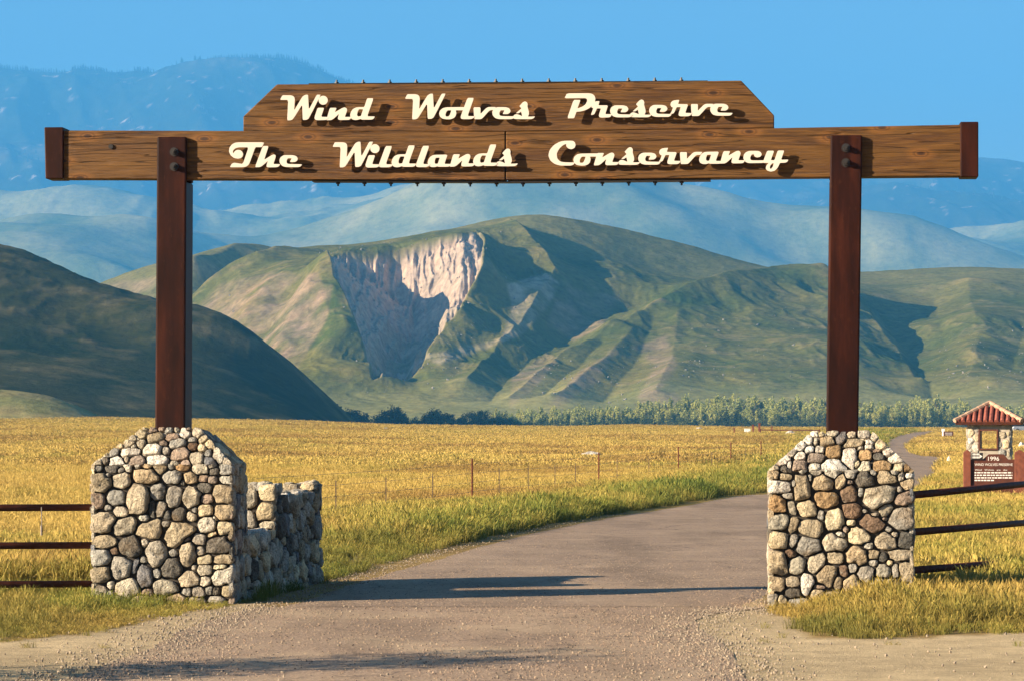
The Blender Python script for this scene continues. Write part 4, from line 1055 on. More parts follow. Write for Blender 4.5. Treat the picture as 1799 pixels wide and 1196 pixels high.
# ---- low stone wall running back from the left pillar
def wall():
    p0 = Vector(((437 - CX) / F * 36.9, 36.9, 0)); p1 = Vector(((566 - CX) / F * 41.0, 41.0, 0))
    d = (p1 - p0); L = d.length; ang = math.atan2(d.y, d.x)
    root = empty('stone_wall', p0, ang)
    tag(root, 'low stepped stone wall with raised ends running back from a pillar along the road', 'wall')
    T = 0.46                                                    # thickness, to the left (+y in wall coordinates)
    c = MB(); I = 0.04
    LOW, S1, HI, E0 = 0.80, 1.45, 1.24, L - 0.42
    c.box(-0.25, S1, I, T - I, -0.15, LOW - I)
    c.box(S1 + I, L - I, I + 0.002, T - I - 0.002, -0.15, HI - I)
    c.box(S1 + I + 0.002, S1 + 0.42, I + 0.004, T - I - 0.004, HI - I - 0.1, 1.40 - I)
    c.box(E0, L - I - 0.002, I + 0.004, T - I - 0.004, HI - I - 0.1, 1.36 - I)
    c.build('mortar_core', M['mortar'], root)
    codes = 'ggglldbbtyk'
    prof = [(-0.2, -0.1), (L, -0.1), (L, 1.35), (E0, 1.35), (E0, HI), (S1 + 0.42, HI), (S1 + 0.42, 1.39), (S1, 1.39), (S1, LOW), (-0.2, LOW)]
    lay_stones(root, random_seeds(prof, 0.035, 0.115, codes, 4500, (1.0, 1.4)), prof, ((0, I - 0.012, 0), (1,0,0), (0,0,1), (0,-1,0)), nd=14)
    pm = [(-x, z) for x, z in prof]
    lay_stones(root, random_seeds(pm, 0.07, 0.16, codes, 1200), pm, ((0, T - I + 0.012, 0), (-1,0,0), (0,0,1), (0,1,0)), nd=12)
    q = [(-T, LOW), (0, LOW), (0, 1.39), (-T, 1.39)]            # the step that faces the camera
    lay_stones(root, [(-0.12,1.27,0.12,0.11,0,'y'),(-0.14,1.02,0.13,0.13,0,'y'),(-0.11,0.87,0.11,0.06,0,'b'),(-0.34,1.2,0.10,0.14,0,'b'),(-0.35,0.93,0.09,0.12,0,'g')], q, ((S1 + I - 0.012, 0, 0), (0,-1,0), (0,0,1), (-1,0,0)), nd=16)
    q = [(0, -0.1), (T, -0.1), (T, 1.35), (0, 1.35)]
    lay_stones(root, random_seeds(q, 0.05, 0.11, codes, 500), q, ((L - I + 0.012, 0, 0), (0,1,0), (0,0,1), (1,0,0)), nd=12)
    q = [(0, HI), (T, HI), (T, 1.35), (0, 1.35)]
    lay_stones(root, [(-0.11,1.30,0.12,0.07,0,'y'),(-0.34,1.30,0.12,0.07,0,'b')], [(-T,HI),(0,HI),(0,1.35),(-T,1.35)], ((E0 + 0.01, 0, 0), (0,-1,0), (0,0,1), (-1,0,0)), nd=16)
    for (x0, x1, z) in [(-0.2, S1, LOW), (S1 + 0.42, E0, HI), (S1, S1 + 0.42, 1.40), (E0, L, 1.36)]:
        q = [(x0, 0), (x1, 0), (x1, T), (x0, T)]
        lay_stones(root, random_seeds(q, 0.05, 0.10, 'ylbwg', 500), q, ((0, 0, z - I - 0.004), (1,0,0), (0,1,0), (0,0,1)), nd=12)
wall()

# ================================================================== PIPE FENCES beside the pillars
def pipe_fence(name, label, rails, posts, r=0.042):
    root = empty(name, (rails[0][0].x, rails[0][0].y, 0)); tag(root, label, 'fence'); o = root.location
    for a, b_ in rails:
        m = MB(); m.tube([a - o, (a + b_) / 2 - o + Vector((0, 0, -0.006)), b_ - o], r, 12); m.build('rail', M['rail'], root, smooth=True)
    for p, h in posts:
        m = MB(); m.tube([p - o + Vector((0, 0, -0.3)), p - o + Vector((0, 0, h))], r * 1.25, 12); m.build('post', M['rail'], root, smooth=True)
    return root
zl = 36.45
rl = [(P(166, y, zl), P(-420, y + 1.0, zl + 0.1)) for y in (890.5, 957, 1025)]
fl_ = pipe_fence('pipe_fence', 'rusty three-rail pipe fence meeting the pillar across the dry grass', rl, [(Vector((P(-250, 900, zl).x, zl + 0.09, 0)), 1.2)])
m = MB(); a = P(73, 890, zl - 0.045) ; m.tube([a - fl_.location, a - fl_.location + Vector((0.004, 0, -0.30))], 0.007, 6); m.tube([a - fl_.location + Vector((0, 0, -0.22)), a - fl_.location + Vector((0.0, 0, -0.34))], 0.014, 6); m.build('wire_tie', M['wire'], fl_)
rr = []
for (ya, yb) in [(869, 849), (934, 917), (1001, 985)]:
    a = P(1602, ya, 35.6); b_ = P(1799, yb, 42.3); rr.append((a, a + (b_ - a) * 2.3))
far = rr[0][0] + (rr[0][1] - rr[0][0]) * 0.62
pipe_fence('pipe_fence', 'dark three-rail pipe fence running from the pillar past the brown sign', rr, [(Vector((far.x, far.y, 0)), 1.34), (Vector((rr[0][1].x, rr[0][1].y, 0)), 1.34)], 0.045)

# ================================================================== SIGN, KIOSK AND SMALL THINGS
M['brown_board'] = plain('brown_stained_board', (0.085, 0.026, 0.014), 0.6, 0.3, 8)
M['sign_post'] = plain('red_brown_post', (0.16, 0.048, 0.026), 0.7, 0.3, 8)
M['sign_text'] = plain('routed_white_paint', (0.72, 0.66, 0.60), 0.7, 0.05, 8)
M['tile'] = plain('terracotta_tile', (0.25, 0.075, 0.05), 0.8, 0.35, 7)
M['ridge'] = plain('weathered_ridge_tile', (0.42, 0.27, 0.18), 0.85, 0.3, 7)
M['plaster'] = plain('grey_plaster', (0.34, 0.29, 0.23), 0.9, 0.2, 6)
M['white'] = plain('white_paint', (0.78, 0.76, 0.72), 0.6, 0.05, 5)
def text_mesh(name, txt, height, mat, parent, loc, width=None, depth=0.006):
    cu = bpy.data.curves.new(name, 'FONT'); cu.body = txt; cu.size = 1.0; cu.align_x = 'CENTER'; cu.extrude = 0.0
    tmp = bpy.data.objects.new('tmp', cu); COL.objects.link(tmp)
    dg = bpy.context.evaluated_depsgraph_get()
    me = bpy.data.meshes.new_from_object(tmp.evaluated_get(dg))
    bpy.data.objects.remove(tmp, do_unlink=True)
    co = np.array([v.co[:] for v in me.vertices]); w = co[:, 0].max() - co[:, 0].min(); h = co[:, 1].max() - co[:, 1].min()
    sy = height / h; sx = sy if width is None else width / w
    cx = (co[:, 0].max() + co[:, 0].min()) / 2
    for v in me.vertices:
        x, y, _ = v.co; v.co = ((x - cx) * sx, 0, (y - co[:, 1].min()) * sy)
    me.materials.clear(); me.materials.append(mat); me.name = name
    o = link(bpy.data.objects.new(name, me), parent); o.location = loc
    return o
def big_sign():
    d = 86.0; k = d / F
    base = Vector(((1745 - CX) * k, d, 0)); base.z = gz(base.x, d)
    root = empty('information_sign', base, math.radians(-7))
    tag(root, 'brown wooden sign with a stepped top reading 1996 Wind Wolves Preserve between two posts', 'sign')
    zz = lambda y: EYE - (y - HZ) * k - base.z
    X = lambda x: (x - 1745) * k
    b = MB(); b.prism([(X(1705), zz(871)), (X(1784), zz(871)), (X(1784), zz(806)), (X(1771), zz(806)), (X(1763), zz(797)), (X(1737), zz(797)), (X(1727), zz(806)), (X(1705), zz(806))], -0.03, 0.05)
    board = b.build('board', M['brown_board'], root, bevel=0.008)
    for (x0, x1, top, bot) in [(1693, 1706, 789, 890), (1782, 1799, 789, 900)]:
        b = MB(); c = (x0 + x1) / 2
        b.prism([(X(x0), -0.3), (X(x1), -0.3), (X(x1), zz(top + 5)), (X(c), zz(top)), (X(x0), zz(top + 5))], -0.09, 0.13)
        b.build('post', M['sign_post'], root, bevel=0.012)
    text_mesh('lettering', '1996', 7.2 * k, M['sign_text'], board, (X(1745.5), -0.034, zz(808.5)), 19 * k)
    text_mesh('lettering', 'WIND WOLVES PRESERVE', 4.4 * k, M['sign_text'], board, (X(1745.5), -0.034, zz(817.5)), 66 * k)
    text_mesh('lettering', 'Wind   Wolves   are   the', 2.8 * k, M['sign_text'], board, (X(1741), -0.034, zz(826)), 56 * k)['kind'] = 'stuff'
    for j, y in enumerate((829.5, 834, 838.5, 843)):             # body text too small to read: broken strokes
        x = 1712.5; end = 1778 if j < 3 else 1746; m = MB()
        while x < end:
            w = random.uniform(2, 6.5); m.box(X(x), X(min(x + w, end)), -0.0345, -0.0335, zz(y + 1.1), zz(y - 1.1)); x += w + random.uniform(0.9, 1.8)
        o = m.build('lettering', M['sign_text'], board); o['kind'] = 'stuff'
    # small dark direction board fixed to the left post
    b = MB(); b.box(X(1707), X(1727), -0.075, -0.05, zz(806.5), zz(794.5)); sb = b.build('arrow_board', M['bolt'], root)
    for y in (797.3, 802.6):
        x = 1709; m = MB()
        while x < 1719.5:
            m.box(X(x), X(x + 1.7), -0.0785, -0.0765, zz(y + 1.7), zz(y - 1.7)); x += 2.5
        o = m.build('lettering', M['sign_text'], sb); o['kind'] = 'stuff'
    m = MB(); m.prism([(X(1721.3), zz(797.8)), (X(1721.3), zz(804)), (X(1726), zz(801))], -0.079, -0.077); m.build('arrow', M['sign_text'], sb)
big_sign()

def kiosk():
    d = 105.0; k = d / F
    base = Vector(((1738.5 - CX) * k, d, 0)); base.z = gz(base.x, d)
    root = empty('kiosk', base, math.radians(-12)); tag(root, 'small stone kiosk with a red clay tile roof and a framed opening behind the sign', 'kiosk')
    zz = lambda y: EYE - (y - HZ) * k - base.z
    hw = 36.5 * k; dp = 0.62; top = zz(737); o0, o1 = zz(787), zz(756); ow0, ow1 = -15 * k, 14 * k
    c = MB(); c.box(-hw, ow0, -dp, dp, -0.2, top); c.box(ow1, hw, -dp, dp, -0.2, top); c.box(ow0, ow1, -dp, dp, -0.2, o0); c.box(ow0, ow1, -dp, dp, o1, top)
    c.build('wall', M['plaster'], root)
    for (x0, x1, z0, z1) in [(-hw, ow0 - 0.03, 0, zz(742)), (ow1 + 0.03, hw, 0, zz(757))]:
        q = [(x0, z0), (x1, z0), (x1, z1), (x0, z1)]
        lay_stones(root, random_seeds(q, 0.05, 0.10, 'lbywg', 500), q, ((0, -dp - 0.002, 0), (1,0,0), (0,0,1), (0,-1,0)), nd=10, gap=0.012, depth=0.7)
    for s in (-1, 1):
        q = [(-dp, 0), (dp, 0), (dp, zz(745)), (-dp, zz(745))]
        lay_stones(root, random_seeds(q, 0.07, 0.13, 'lbywg', 300), q, ((s * (hw + 0.002), 0, 0), (0, s, 0), (0,0,1), (s,0,0)), nd=10, gap=0.012, depth=0.7)
    f = MB(); t = 0.05
    for (a, b_, z0, z1) in [(ow0 - t, ow0, o0 - t, o1 + t), (ow1, ow1 + t, o0 - t, o1 + t), (ow0, ow1, o0 - t, o0), (ow0, ow1, o1, o1 + t)]:
        f = MB(); f.box(a, b_, -dp - 0.06, -dp + 0.1, z0, z1); f.build('frame', M['brown_board'], root)
    # pyramid roof of rolled tiles
    rw = 58 * k; ez = zz(741); az = zz(711); ov = dp + 0.34
    r = MB(); r.add([(-rw, -ov, ez), (rw, -ov, ez), (rw, ov, ez), (-rw, ov, ez), (-0.05, 0, az - 0.05), (0.05, 0, az - 0.05), (-rw + 0.05, -ov + 0.05, ez - 0.09), (rw - 0.05, -ov + 0.05, ez - 0.09), (rw - 0.05, ov - 0.05, ez - 0.09), (-rw + 0.05, ov - 0.05, ez - 0.09)],
                    [(0,1,5,4),(1,2,5),(2,3,4,5),(3,0,4),(9,8,7,6),(0,6,7,1),(1,7,8,2),(2,8,9,3),(3,9,6,0)])
    roof = r.build('roof', M['brown_board'], root)
    def tiles(a, b_, n):
        a, b_ = Vector(a), Vector(b_); apex = Vector((0, 0, az))
        for i in range(n):
            t = (i + 0.5) / n; e = a.lerp(b_, t)
            # run straight up the slope until a hip is met
            up = (apex - (a + b_) / 2); s = 1 - abs(2 * t - 1)
            e2 = e + up * max(0.06, s * 0.98)
            m = MB(); m.tube([e + Vector((0, 0, 0.02)), e2 + Vector((0, 0, 0.03))], [0.075, 0.06], 8); m.build('roof_tile', M['tile'], roof, smooth=False)
    E = [(-rw, -ov, ez), (rw, -ov, ez), (rw, ov, ez), (-rw, ov, ez)]
    tiles(E[0], E[1], 12); tiles(E[1], E[2], 10); tiles(E[2], E[3], 12); tiles(E[3], E[0], 10)
    for e in E:
        e = Vector(e); ap = Vector((0, 0, az + 0.04)); n = 6
        for i in range(n):
            m = MB(); m.tube([e.lerp(ap, i / n) + Vector((0, 0, 0.05)), e.lerp(ap, (i + 1.12) / n) + Vector((0, 0, 0.05))], [0.085, 0.07], 8); m.build('ridge_tile', M['ridge'], roof)
kiosk()

def small_sign():
    g = on_ground(1666, 771); d = g.y; k = d / F
    root = empty('trail_sign', g); tag(root, 'small brown board on two short posts beside the road beyond the kiosk', 'sign')
    zz = lambda y: EYE - (y - HZ) * k - g.z
    b = MB(); b.box(-8*k, 9*k, -0.05, 0.05, zz(766), zz(757)); bd = b.build('board', M['brown_board'], root)
    for x in (-7*k, 8*k):
        b = MB(); b.box(x - k, x + k, 0.05, 0.15, -0.2, zz(757.5)); b.build('post', M['sign_post'], root)
    for y in (760, 763):
        m = MB(); x = -6.0
        while x < 6:
            m.box(x*k, (x + 1.4)*k, -0.056, -0.052, zz(y + .7), zz(y - .7)); x += 2.2
        o = m.build('lettering', M['sign_text'], bd); o['kind'] = 'stuff'
    g2 = on_ground(1657, 770.5); k2 = g2.y / F
    b = MB(); b.tube([(0, 0, -0.2), (0, 0, 14 * k2)], 1.6 * k2, 8); b.box(-2.6*k2, 2.6*k2, -k2, k2, 13 * k2, 18 * k2)
    o = b.build('marker_post', M['white'], None); o.location = g2; tag(o, 'white marker post beside the small brown trail board', 'post')
small_sign()

def car(px, py, col, label, rz):
    d = 480.0; x = (px - CX) / F * d; z = gz(x, d)
    root = empty('parked_car', (x, d, z + 0.0), rz); tag(root, label, 'car', None)
    m = plain('car_paint_%d' % px, col, 0.3, 0.05, 3, 0.5); gl = plain('car_glass_%d' % px, (0.02, 0.025, 0.03), 0.1, 0.1, 3, 0.6)
    b = MB(); b.prism([(-2.2,0.32),(2.2,0.32),(2.25,0.75),(1.3,0.95),(0.9,1.0),(-2.0,1.0),(-2.25,0.7)], -0.85, 0.85); body = b.build('body', m, root, bevel=0.08)
    b = MB(); b.prism([(-1.9,0.98),(1.0,0.98),(0.35,1.5),(-1.5,1.52)], -0.74, 0.74); b.build('cabin', gl, root, bevel=0.08)
    b = MB(); b.prism([(-1.5,1.50),(0.36,1.48),(0.3,1.56),(-1.4,1.58)], -0.7, 0.7); b.build('roof', m, root, bevel=0.02)
    for wx in (-1.4, 1.4):
        for wy in (-0.8, 0.8):
            b = MB(); b.tube([(wx, wy - 0.1, 0.34), (wx, wy + 0.1, 0.34)], 0.34, 14); w = b.build('wheel', M['bolt'], root)
            b = MB(); b.tube([(wx, wy - 0.11, 0.34), (wx, wy + 0.11, 0.34)], 0.18, 10); b.build('rim', M['white'], w)
car(1780, 752, (0.10, 0.16, 0.30), 'blue car parked in the distance beside the kiosk', 0.5)
car(1797, 751, (0.62, 0.64, 0.66), 'silver car parked in the distance next to a blue one', 0.3)

# ---- boulders lying in the field
def boulder(px, py, wpx, hpx, label, col=(0.46, 0.42, 0.36)):
    g = on_ground(px, py + hpx * 0.5); k = g.y / F; r = wpx * k / 2; h = hpx * k
    bm = bmesh.new(); bmesh.ops.create_icosphere(bm, subdivisions=3, radius=1)
    sd = px * 0.37
    for v in bm.verts:
        n = float(vnoise(v.co.x*1.5 + sd, v.co.y*1.5 + v.co.z*1.3, 3)) * 0.28 + float(vnoise(v.co.x*4 + sd, v.co.z*4 + v.co.y*3, 4)) * 0.12
        v.co = v.co * (1 + n); v.co = Vector((v.co.x * r, v.co.y * r * 0.7, v.co.z * h * 0.8 + h * 0.35))
    me = bpy.data.meshes.new('boulder'); bm.to_mesh(me); bm.free(); me.materials.append(M['stone'])
    o = link(bpy.data.objects.new('boulder', me)); o.location = g; o.color = (*col, 1); tag(o, label, 'rock')
boulder(1041, 800, 36, 12, 'large pale boulder cluster lying in the golden field')
boulder(753, 816, 17, 7, 'grey boulder lying in the golden field behind the wire fence')
boulder(850, 812, 15, 7, 'flat grey boulder in the field between two smaller ones')
boulder(819, 808, 11, 5, 'small grey stone in the field close to a flat boulder')
boulder(1068, 808, 8, 5, 'small pale stone next to the large boulder cluster')
boulder(1228, 753, 12, 5, 'pale rock far out in the field before the corral posts')
boulder(677, 753, 10, 4, 'lone pale rock far out in the field near the dark trees')
boulder(231, 731, 16, 6, 'pale rocks on the field crest beneath the dark hill', (0.5, 0.46, 0.38))
boulder(205, 736, 8, 4, 'brown rock on the field crest beside paler rocks', (0.3, 0.22, 0.15))
boulder(189, 738, 10, 4, 'small brown stone on the field crest beneath the hill', (0.3, 0.22, 0.15))
boulder(1667, 812, 11, 14, 'white rock at the edge of the road before the kiosk', (0.7, 0.66, 0.58))
boulder(1795, 785, 16, 12, 'white rock lying right of the kiosk in dry grass', (0.66, 0.6, 0.5))
boulder(1390, 762, 20, 8, 'pale rock pile under the distant rail beside the right pillar')

# ---- distant corral: rusty posts, a white box, a low rail
def thin_post(px, y0, y1, label, wpx=3):
    g = on_ground(px, y1); k = g.y / F
    m = MB(); w = wpx * k / 2; h = (y1 - y0) * k
    m.box(-w, w, -w, w, -0.2, h); m.box(-w * 1.25, w * 1.25, -w * 1.25, w * 1.25, h, h + 0.05)
    o = m.build('corral_post', M['sign_post']); o.location = g; tag(o, label, 'post', 'rusty corral posts in the field')
thin_post(1323, 746, 763, 'rusty corral post right beside the white box', 3)
thin_post(1334, 743, 764, 'tallest rusty corral post standing in the field', 3.5)
thin_post(1290, 751, 763, 'short thin corral post left of the white box', 2)
thin_post(1356, 749, 762, 'short thin corral post beyond the tallest one', 2)
g = on_ground(1313, 762); k = g.y / F
m = MB(); m.box(-5*k, 5*k, -3*k, 3*k, 1.5*k, 9*k); m.box(-5*k, -4*k, -1*k, 1*k, -0.2, 1.5*k); m.box(4*k, 5*k, -1*k, 1*k, -0.2, 1.5*k); m.box(-5.4*k, 5.4*k, -3.4*k, 3.4*k, 9*k, 9.7*k)
o = m.build('utility_box', M['white']); o.location = g; tag(o, 'small white utility box on legs between rusty corral posts', 'box')
ga = on_ground(1336, 765); gb = on_ground(1440, 766)
ra = [(ga + Vector((0, 0, h)), gb + Vector((0, 0, h))) for h in (0.35, 0.75)]
pipe_fence('pipe_fence', 'low rusty two-rail fence far back in the field behind the right pillar', ra, [(Vector((*ga.xy, ga.z)), 0.9), (Vector((*gb.xy, gb.z)), 0.9)], 0.06)

# ---- wire fence along the road
M['bark0'] = plain('weathered_stay', (0.12, 0.085, 0.055), 0.9, 0.3, 9)
def wire_fence():
    posts = [(450,905,990,'s'),(590,851,903,'s'),(678,859,893,'s'),(760,841,886,'s'),(829.5,823,887,'p'),(877,838,862,'s'),(928,835,860,'s'),(975,826,845,'s'),(1011,826,846,'s'),(1052,810,858,'p'),(1084,832,842,'s'),(1140,822,838,'s'),(1192,805,834,'p'),(1250,808,818,'s'),(1284,796,820,'p'),(1310,798,810,'s'),(1337,790,815,'p'),(1362,790,808,'s')]
    pts = [on_ground(p[0], p[2]) for p in posts]
    # straighten: the line of the fence through the heavy posts
    hv = [(i, p) for i, p in enumerate(pts) if posts[i][3] == 'p']
    A_ = np.array([(p.x, p.y) for _, p in hv]); cf = np.polyfit(A_[:, 1], A_[:, 0], 1)
    out = []
    for (px, y0, y1, t) in posts:
        s = (px - CX) / F; Y = cf[1] / (s - cf[0]); Y = min(max(Y, 45), 330); X = s * Y; out.append(Vector((X, Y, gz(X, Y))))
    root = empty('wire_fence', out[4]); tag(root, 'thin wire fence with steel posts along the grass verge of the road', 'fence'); o = root.location
    for (px, y0, y1, t), q in zip(posts, out):
        m = MB(); h = 1.25 if t == 'p' else 0.95; r = 0.024 if t == 'p' else 0.012
        z0 = -0.3 if t == 'p' else 0.18
        m.box(q.x - o.x - r, q.x - o.x + r, q.y - o.y - r, q.y - o.y + r, q.z - o.z + z0, q.z - o.z + h)
        if t == 'p': m.box(q.x - o.x - 0.006, q.x - o.x + 0.006, q.y - o.y - r * 1.6, q.y - o.y - r, q.z - o.z, q.z - o.z + h)
        m.build('post' if t == 'p' else 'stay', M['sign_post'] if t == 'p' else M['bark0'], root)
    srt = sorted(out, key=lambda v: v.y)
    for h in (0.35, 0.6, 0.85, 1.1):
        m = MB(); m.tube([v - o + Vector((0, 0, h)) for v in srt], 0.0035, 4); m.build('wire', M['wire'], root)
wire_fence()

# ================================================================== VEGETATION
def gn_scatter(name, pts, attrs, sources, label, cat, mat=None):
    """stuff: a cloud of points, each carrying one of the source meshes (geometry nodes)"""
    src_col = bpy.data.collections.new(name + '_source')
    for s in sources: src_col.objects.link(s)
    me = bpy.data.meshes.new(name); me.vertices.add(len(pts)); me.vertices.foreach_set('co', pts.astype(np.float32).ravel())
    for k, v in attrs.items():
        if k == 'rot':
            a = me.attributes.new(k, 'FLOAT_VECTOR', 'POINT'); a.data.foreach_set('vector', v.astype(np.float32).ravel())
        elif k == 'scl':
            a = me.attributes.new(k, 'FLOAT_VECTOR', 'POINT'); a.data.foreach_set('vector', v.astype(np.float32).ravel())
        elif k == 'idx':
            a = me.attributes.new(k, 'INT', 'POINT'); a.data.foreach_set('value', v.astype(np.int32))
        else:
            a = me.attributes.new(k, 'FLOAT', 'POINT'); a.data.foreach_set('value', v.astype(np.float32))
    o = link(bpy.data.objects.new(name, me)); tag(o, label, cat, kind='stuff')
    ng = bpy.data.node_groups.new(name, 'GeometryNodeTree')
    ng.interface.new_socket('Geometry', in_out='INPUT', socket_type='NodeSocketGeometry'); ng.interface.new_socket('Geometry', in_out='OUTPUT', socket_type='NodeSocketGeometry')
    gi = ng.nodes.new('NodeGroupInput'); go = ng.nodes.new('NodeGroupOutput')
    mp = ng.nodes.new('GeometryNodeMeshToPoints'); ip = ng.nodes.new('GeometryNodeInstanceOnPoints')
    ci = ng.nodes.new('GeometryNodeCollectionInfo'); ci.inputs['Collection'].default_value = src_col; ci.inputs['Separate Children'].default_value = True; ci.inputs['Reset Children'].default_value = True
    def na(nm, ty):
        n = ng.nodes.new('GeometryNodeInputNamedAttribute'); n.data_type = ty; n.inputs['Name'].default_value = nm; return n.outputs['Attribute']
    L = ng.links.new
    L(gi.outputs[0], mp.inputs['Mesh']); L(mp.outputs[0], ip.inputs['Points']); L(ci.outputs[0], ip.inputs['Instance'])
    ip.inputs['Pick Instance'].default_value = True
    L(na('idx', 'INT'), ip.inputs['Instance Index']); L(na('rot', 'FLOAT_VECTOR'), ip.inputs['Rotation']); L(na('scl', 'FLOAT_VECTOR'), ip.inputs['Scale'])
    L(ip.outputs[0], go.inputs[0])
    md = o.modifiers.new('scatter', 'NODES'); md.node_group = ng
    return o

def mat_grass():
    m, nt, b, out = new_mat('wild_grass')
    ti = N(nt, 'ShaderNodeAttribute'); ti.attribute_name = 'tint'; ti.attribute_type = 'INSTANCER'
    rd = N(nt, 'ShaderNodeAttribute'); rd.attribute_name = 'rnd'; rd.attribute_type = 'INSTANCER'
    tt = N(nt, 'ShaderNodeAttribute'); tt.attribute_name = 'tone'
    sep = N(nt, 'ShaderNodeSeparateColor'); nt.links.new(tt.outputs['Color'], sep.inputs[0])
    f = math_n(nt, 'ADD', ti.outputs['Fac'], math_n(nt, 'MULTIPLY', math_n(nt, 'SUBTRACT', sep.outputs[1], 0.5), 0.45))
    c = ramp(nt, f, [(0.0, (0.58, 0.395, 0.105)), (0.25, (0.48, 0.345, 0.085)), (0.5, (0.33, 0.27, 0.055)), (0.75, (0.19, 0.205, 0.035)), (1.0, (0.085, 0.125, 0.022))])
    c = mix(nt, ramp(nt, rd.outputs['Fac'], [(0.62, 0.0), (1.0, 0.75)]), c, (0.29, 0.165, 0.05))
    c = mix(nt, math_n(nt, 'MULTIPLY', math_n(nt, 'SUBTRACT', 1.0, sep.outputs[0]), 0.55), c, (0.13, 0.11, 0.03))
    nt.links.new(c, b.inputs['Base Color']); b.inputs['Roughness'].default_value = 0.7; b.inputs['Specular IOR Level'].default_value = 0.15
    tr = N(nt, 'ShaderNodeBsdfTranslucent'); nt.links.new(c, tr.inputs['Color'])
    ms = N(nt, 'ShaderNodeMixShader'); ms.inputs[0].default_value = 0.22
    nt.links.new(b.outputs[0], ms.inputs[1]); nt.links.new(tr.outputs[0], ms.inputs[2]); nt.links.new(ms.outputs[0], out.inputs['Surface'])
    return m
M['grass'] = mat_grass()
def tuft(name, nb, spread, wid, lean, heads, seed, vary=0.35):
    """a tuft one unit tall: bent tapering blades, some with a seed head"""
    rs = random.Random(seed); V = []; Fs = []; T = []
    for _ in range(nb):
        a = rs.uniform(0, 6.283); r = spread * math.sqrt(rs.random()); x, y = r * math.cos(a), r * math.sin(a)
        h = 1 - vary * rs.random(); la = rs.uniform(0, 6.283); ll = lean * rs.random() * h
        fa = rs.uniform(0, 3.1416); w = wid * rs.uniform(0.7, 1.3); wx, wy = math.cos(fa) * w, math.sin(fa) * w
        g = rs.random(); n0 = len(V)
        hd = rs.random() < heads
        prof = [(0, 1.0), (0.45, 0.8), (0.78, 0.55), (1.0, 0.08)] if not hd else [(0, 0.7), (0.6, 0.45), (0.78, 0.4), (0.88, 1.7), (1.0, 0.2)]
        for t, ww in prof:
            ox = math.cos(la) * ll * t * t; oy = math.sin(la) * ll * t * t
            V += [(x + ox - wx * ww, y + oy - wy * ww, h * t * (1 - 0.12 * lean * t)), (x + ox + wx * ww, y + oy + wy * ww, h * t * (1 - 0.12 * lean * t))]
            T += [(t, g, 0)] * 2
        for k in range(len(prof) - 1):
            Fs.append((n0 + 2*k, n0 + 2*k + 1, n0 + 2*k + 3, n0 + 2*k + 2))
    me = bpy.data.meshes.new(name); me.from_pydata(V, [], Fs); me.materials.append(M['grass']); col_attr(me, np.array(T)); me.update()
    return bpy.data.objects.new(name, me)
TUFTS = [tuft('grass_tuft', 34, 0.42, 0.016, 0.55, 0.30, 1), tuft('grass_tuft', 30, 0.50, 0.018, 0.75, 0.15, 2), tuft('grass_tuft', 26, 0.35, 0.014, 0.45, 0.45, 3), tuft('grass_tuft', 40, 0.55, 0.015, 0.9, 0.05, 4)]
FARTUFTS = [tuft('grass_tuft', 30, 1.0, 0.032, 0.6, 0.25, 5), tuft('grass_tuft', 30, 1.1, 0.03, 0.8, 0.1, 6)]

RLp = [(p.x, p.y) for p in RL]; RRp = [(p.x, p.y) for p in RR]
def footprint(x, y):
    """True where a pillar or the wall stands"""
    u = (x - GO[0]) * U2[0] + (y - GO[1]) * U2[1]; v = (x - GO[0]) * V2[0] + (y - GO[1]) * V2[1]
    f = np.zeros(x.shape, bool)
    for (a, c) in ((158, 411), (1349, 1607)):
        u0 = G(a, 950, -0.335)[0]; u1 = G(c, 950, -0.335)[0]
        f |= (u > u0 - 0.03) & (u < u1 + 0.03) & (v > -0.40) & (v < 0.66)
    p0 = np.array([(437 - CX) / F * 36.9, 36.9]); p1 = np.array([(566 - CX) / F * 41.0, 41.0]); dd = (p1 - p0); L = np.linalg.norm(dd); dd = dd / L
    s = (x - p0[0]) * dd[0] + (y - p0[1]) * dd[1]; t = -(x - p0[0]) * dd[1] + (y - p0[1]) * dd[0]
    f |= (s > -0.3) & (s < L + 0.05) & (t > -0.06) & (t < 0.52)
    return f
def band(y0, y1, per_m2, wid=0.215):
    area = wid * (y1**2 - y0**2); n = int(area * per_m2)
    y = np.sqrt(RNG.uniform(y0**2, y1**2, n)); x = RNG.uniform(-wid, wid, n) * y
    return x, y
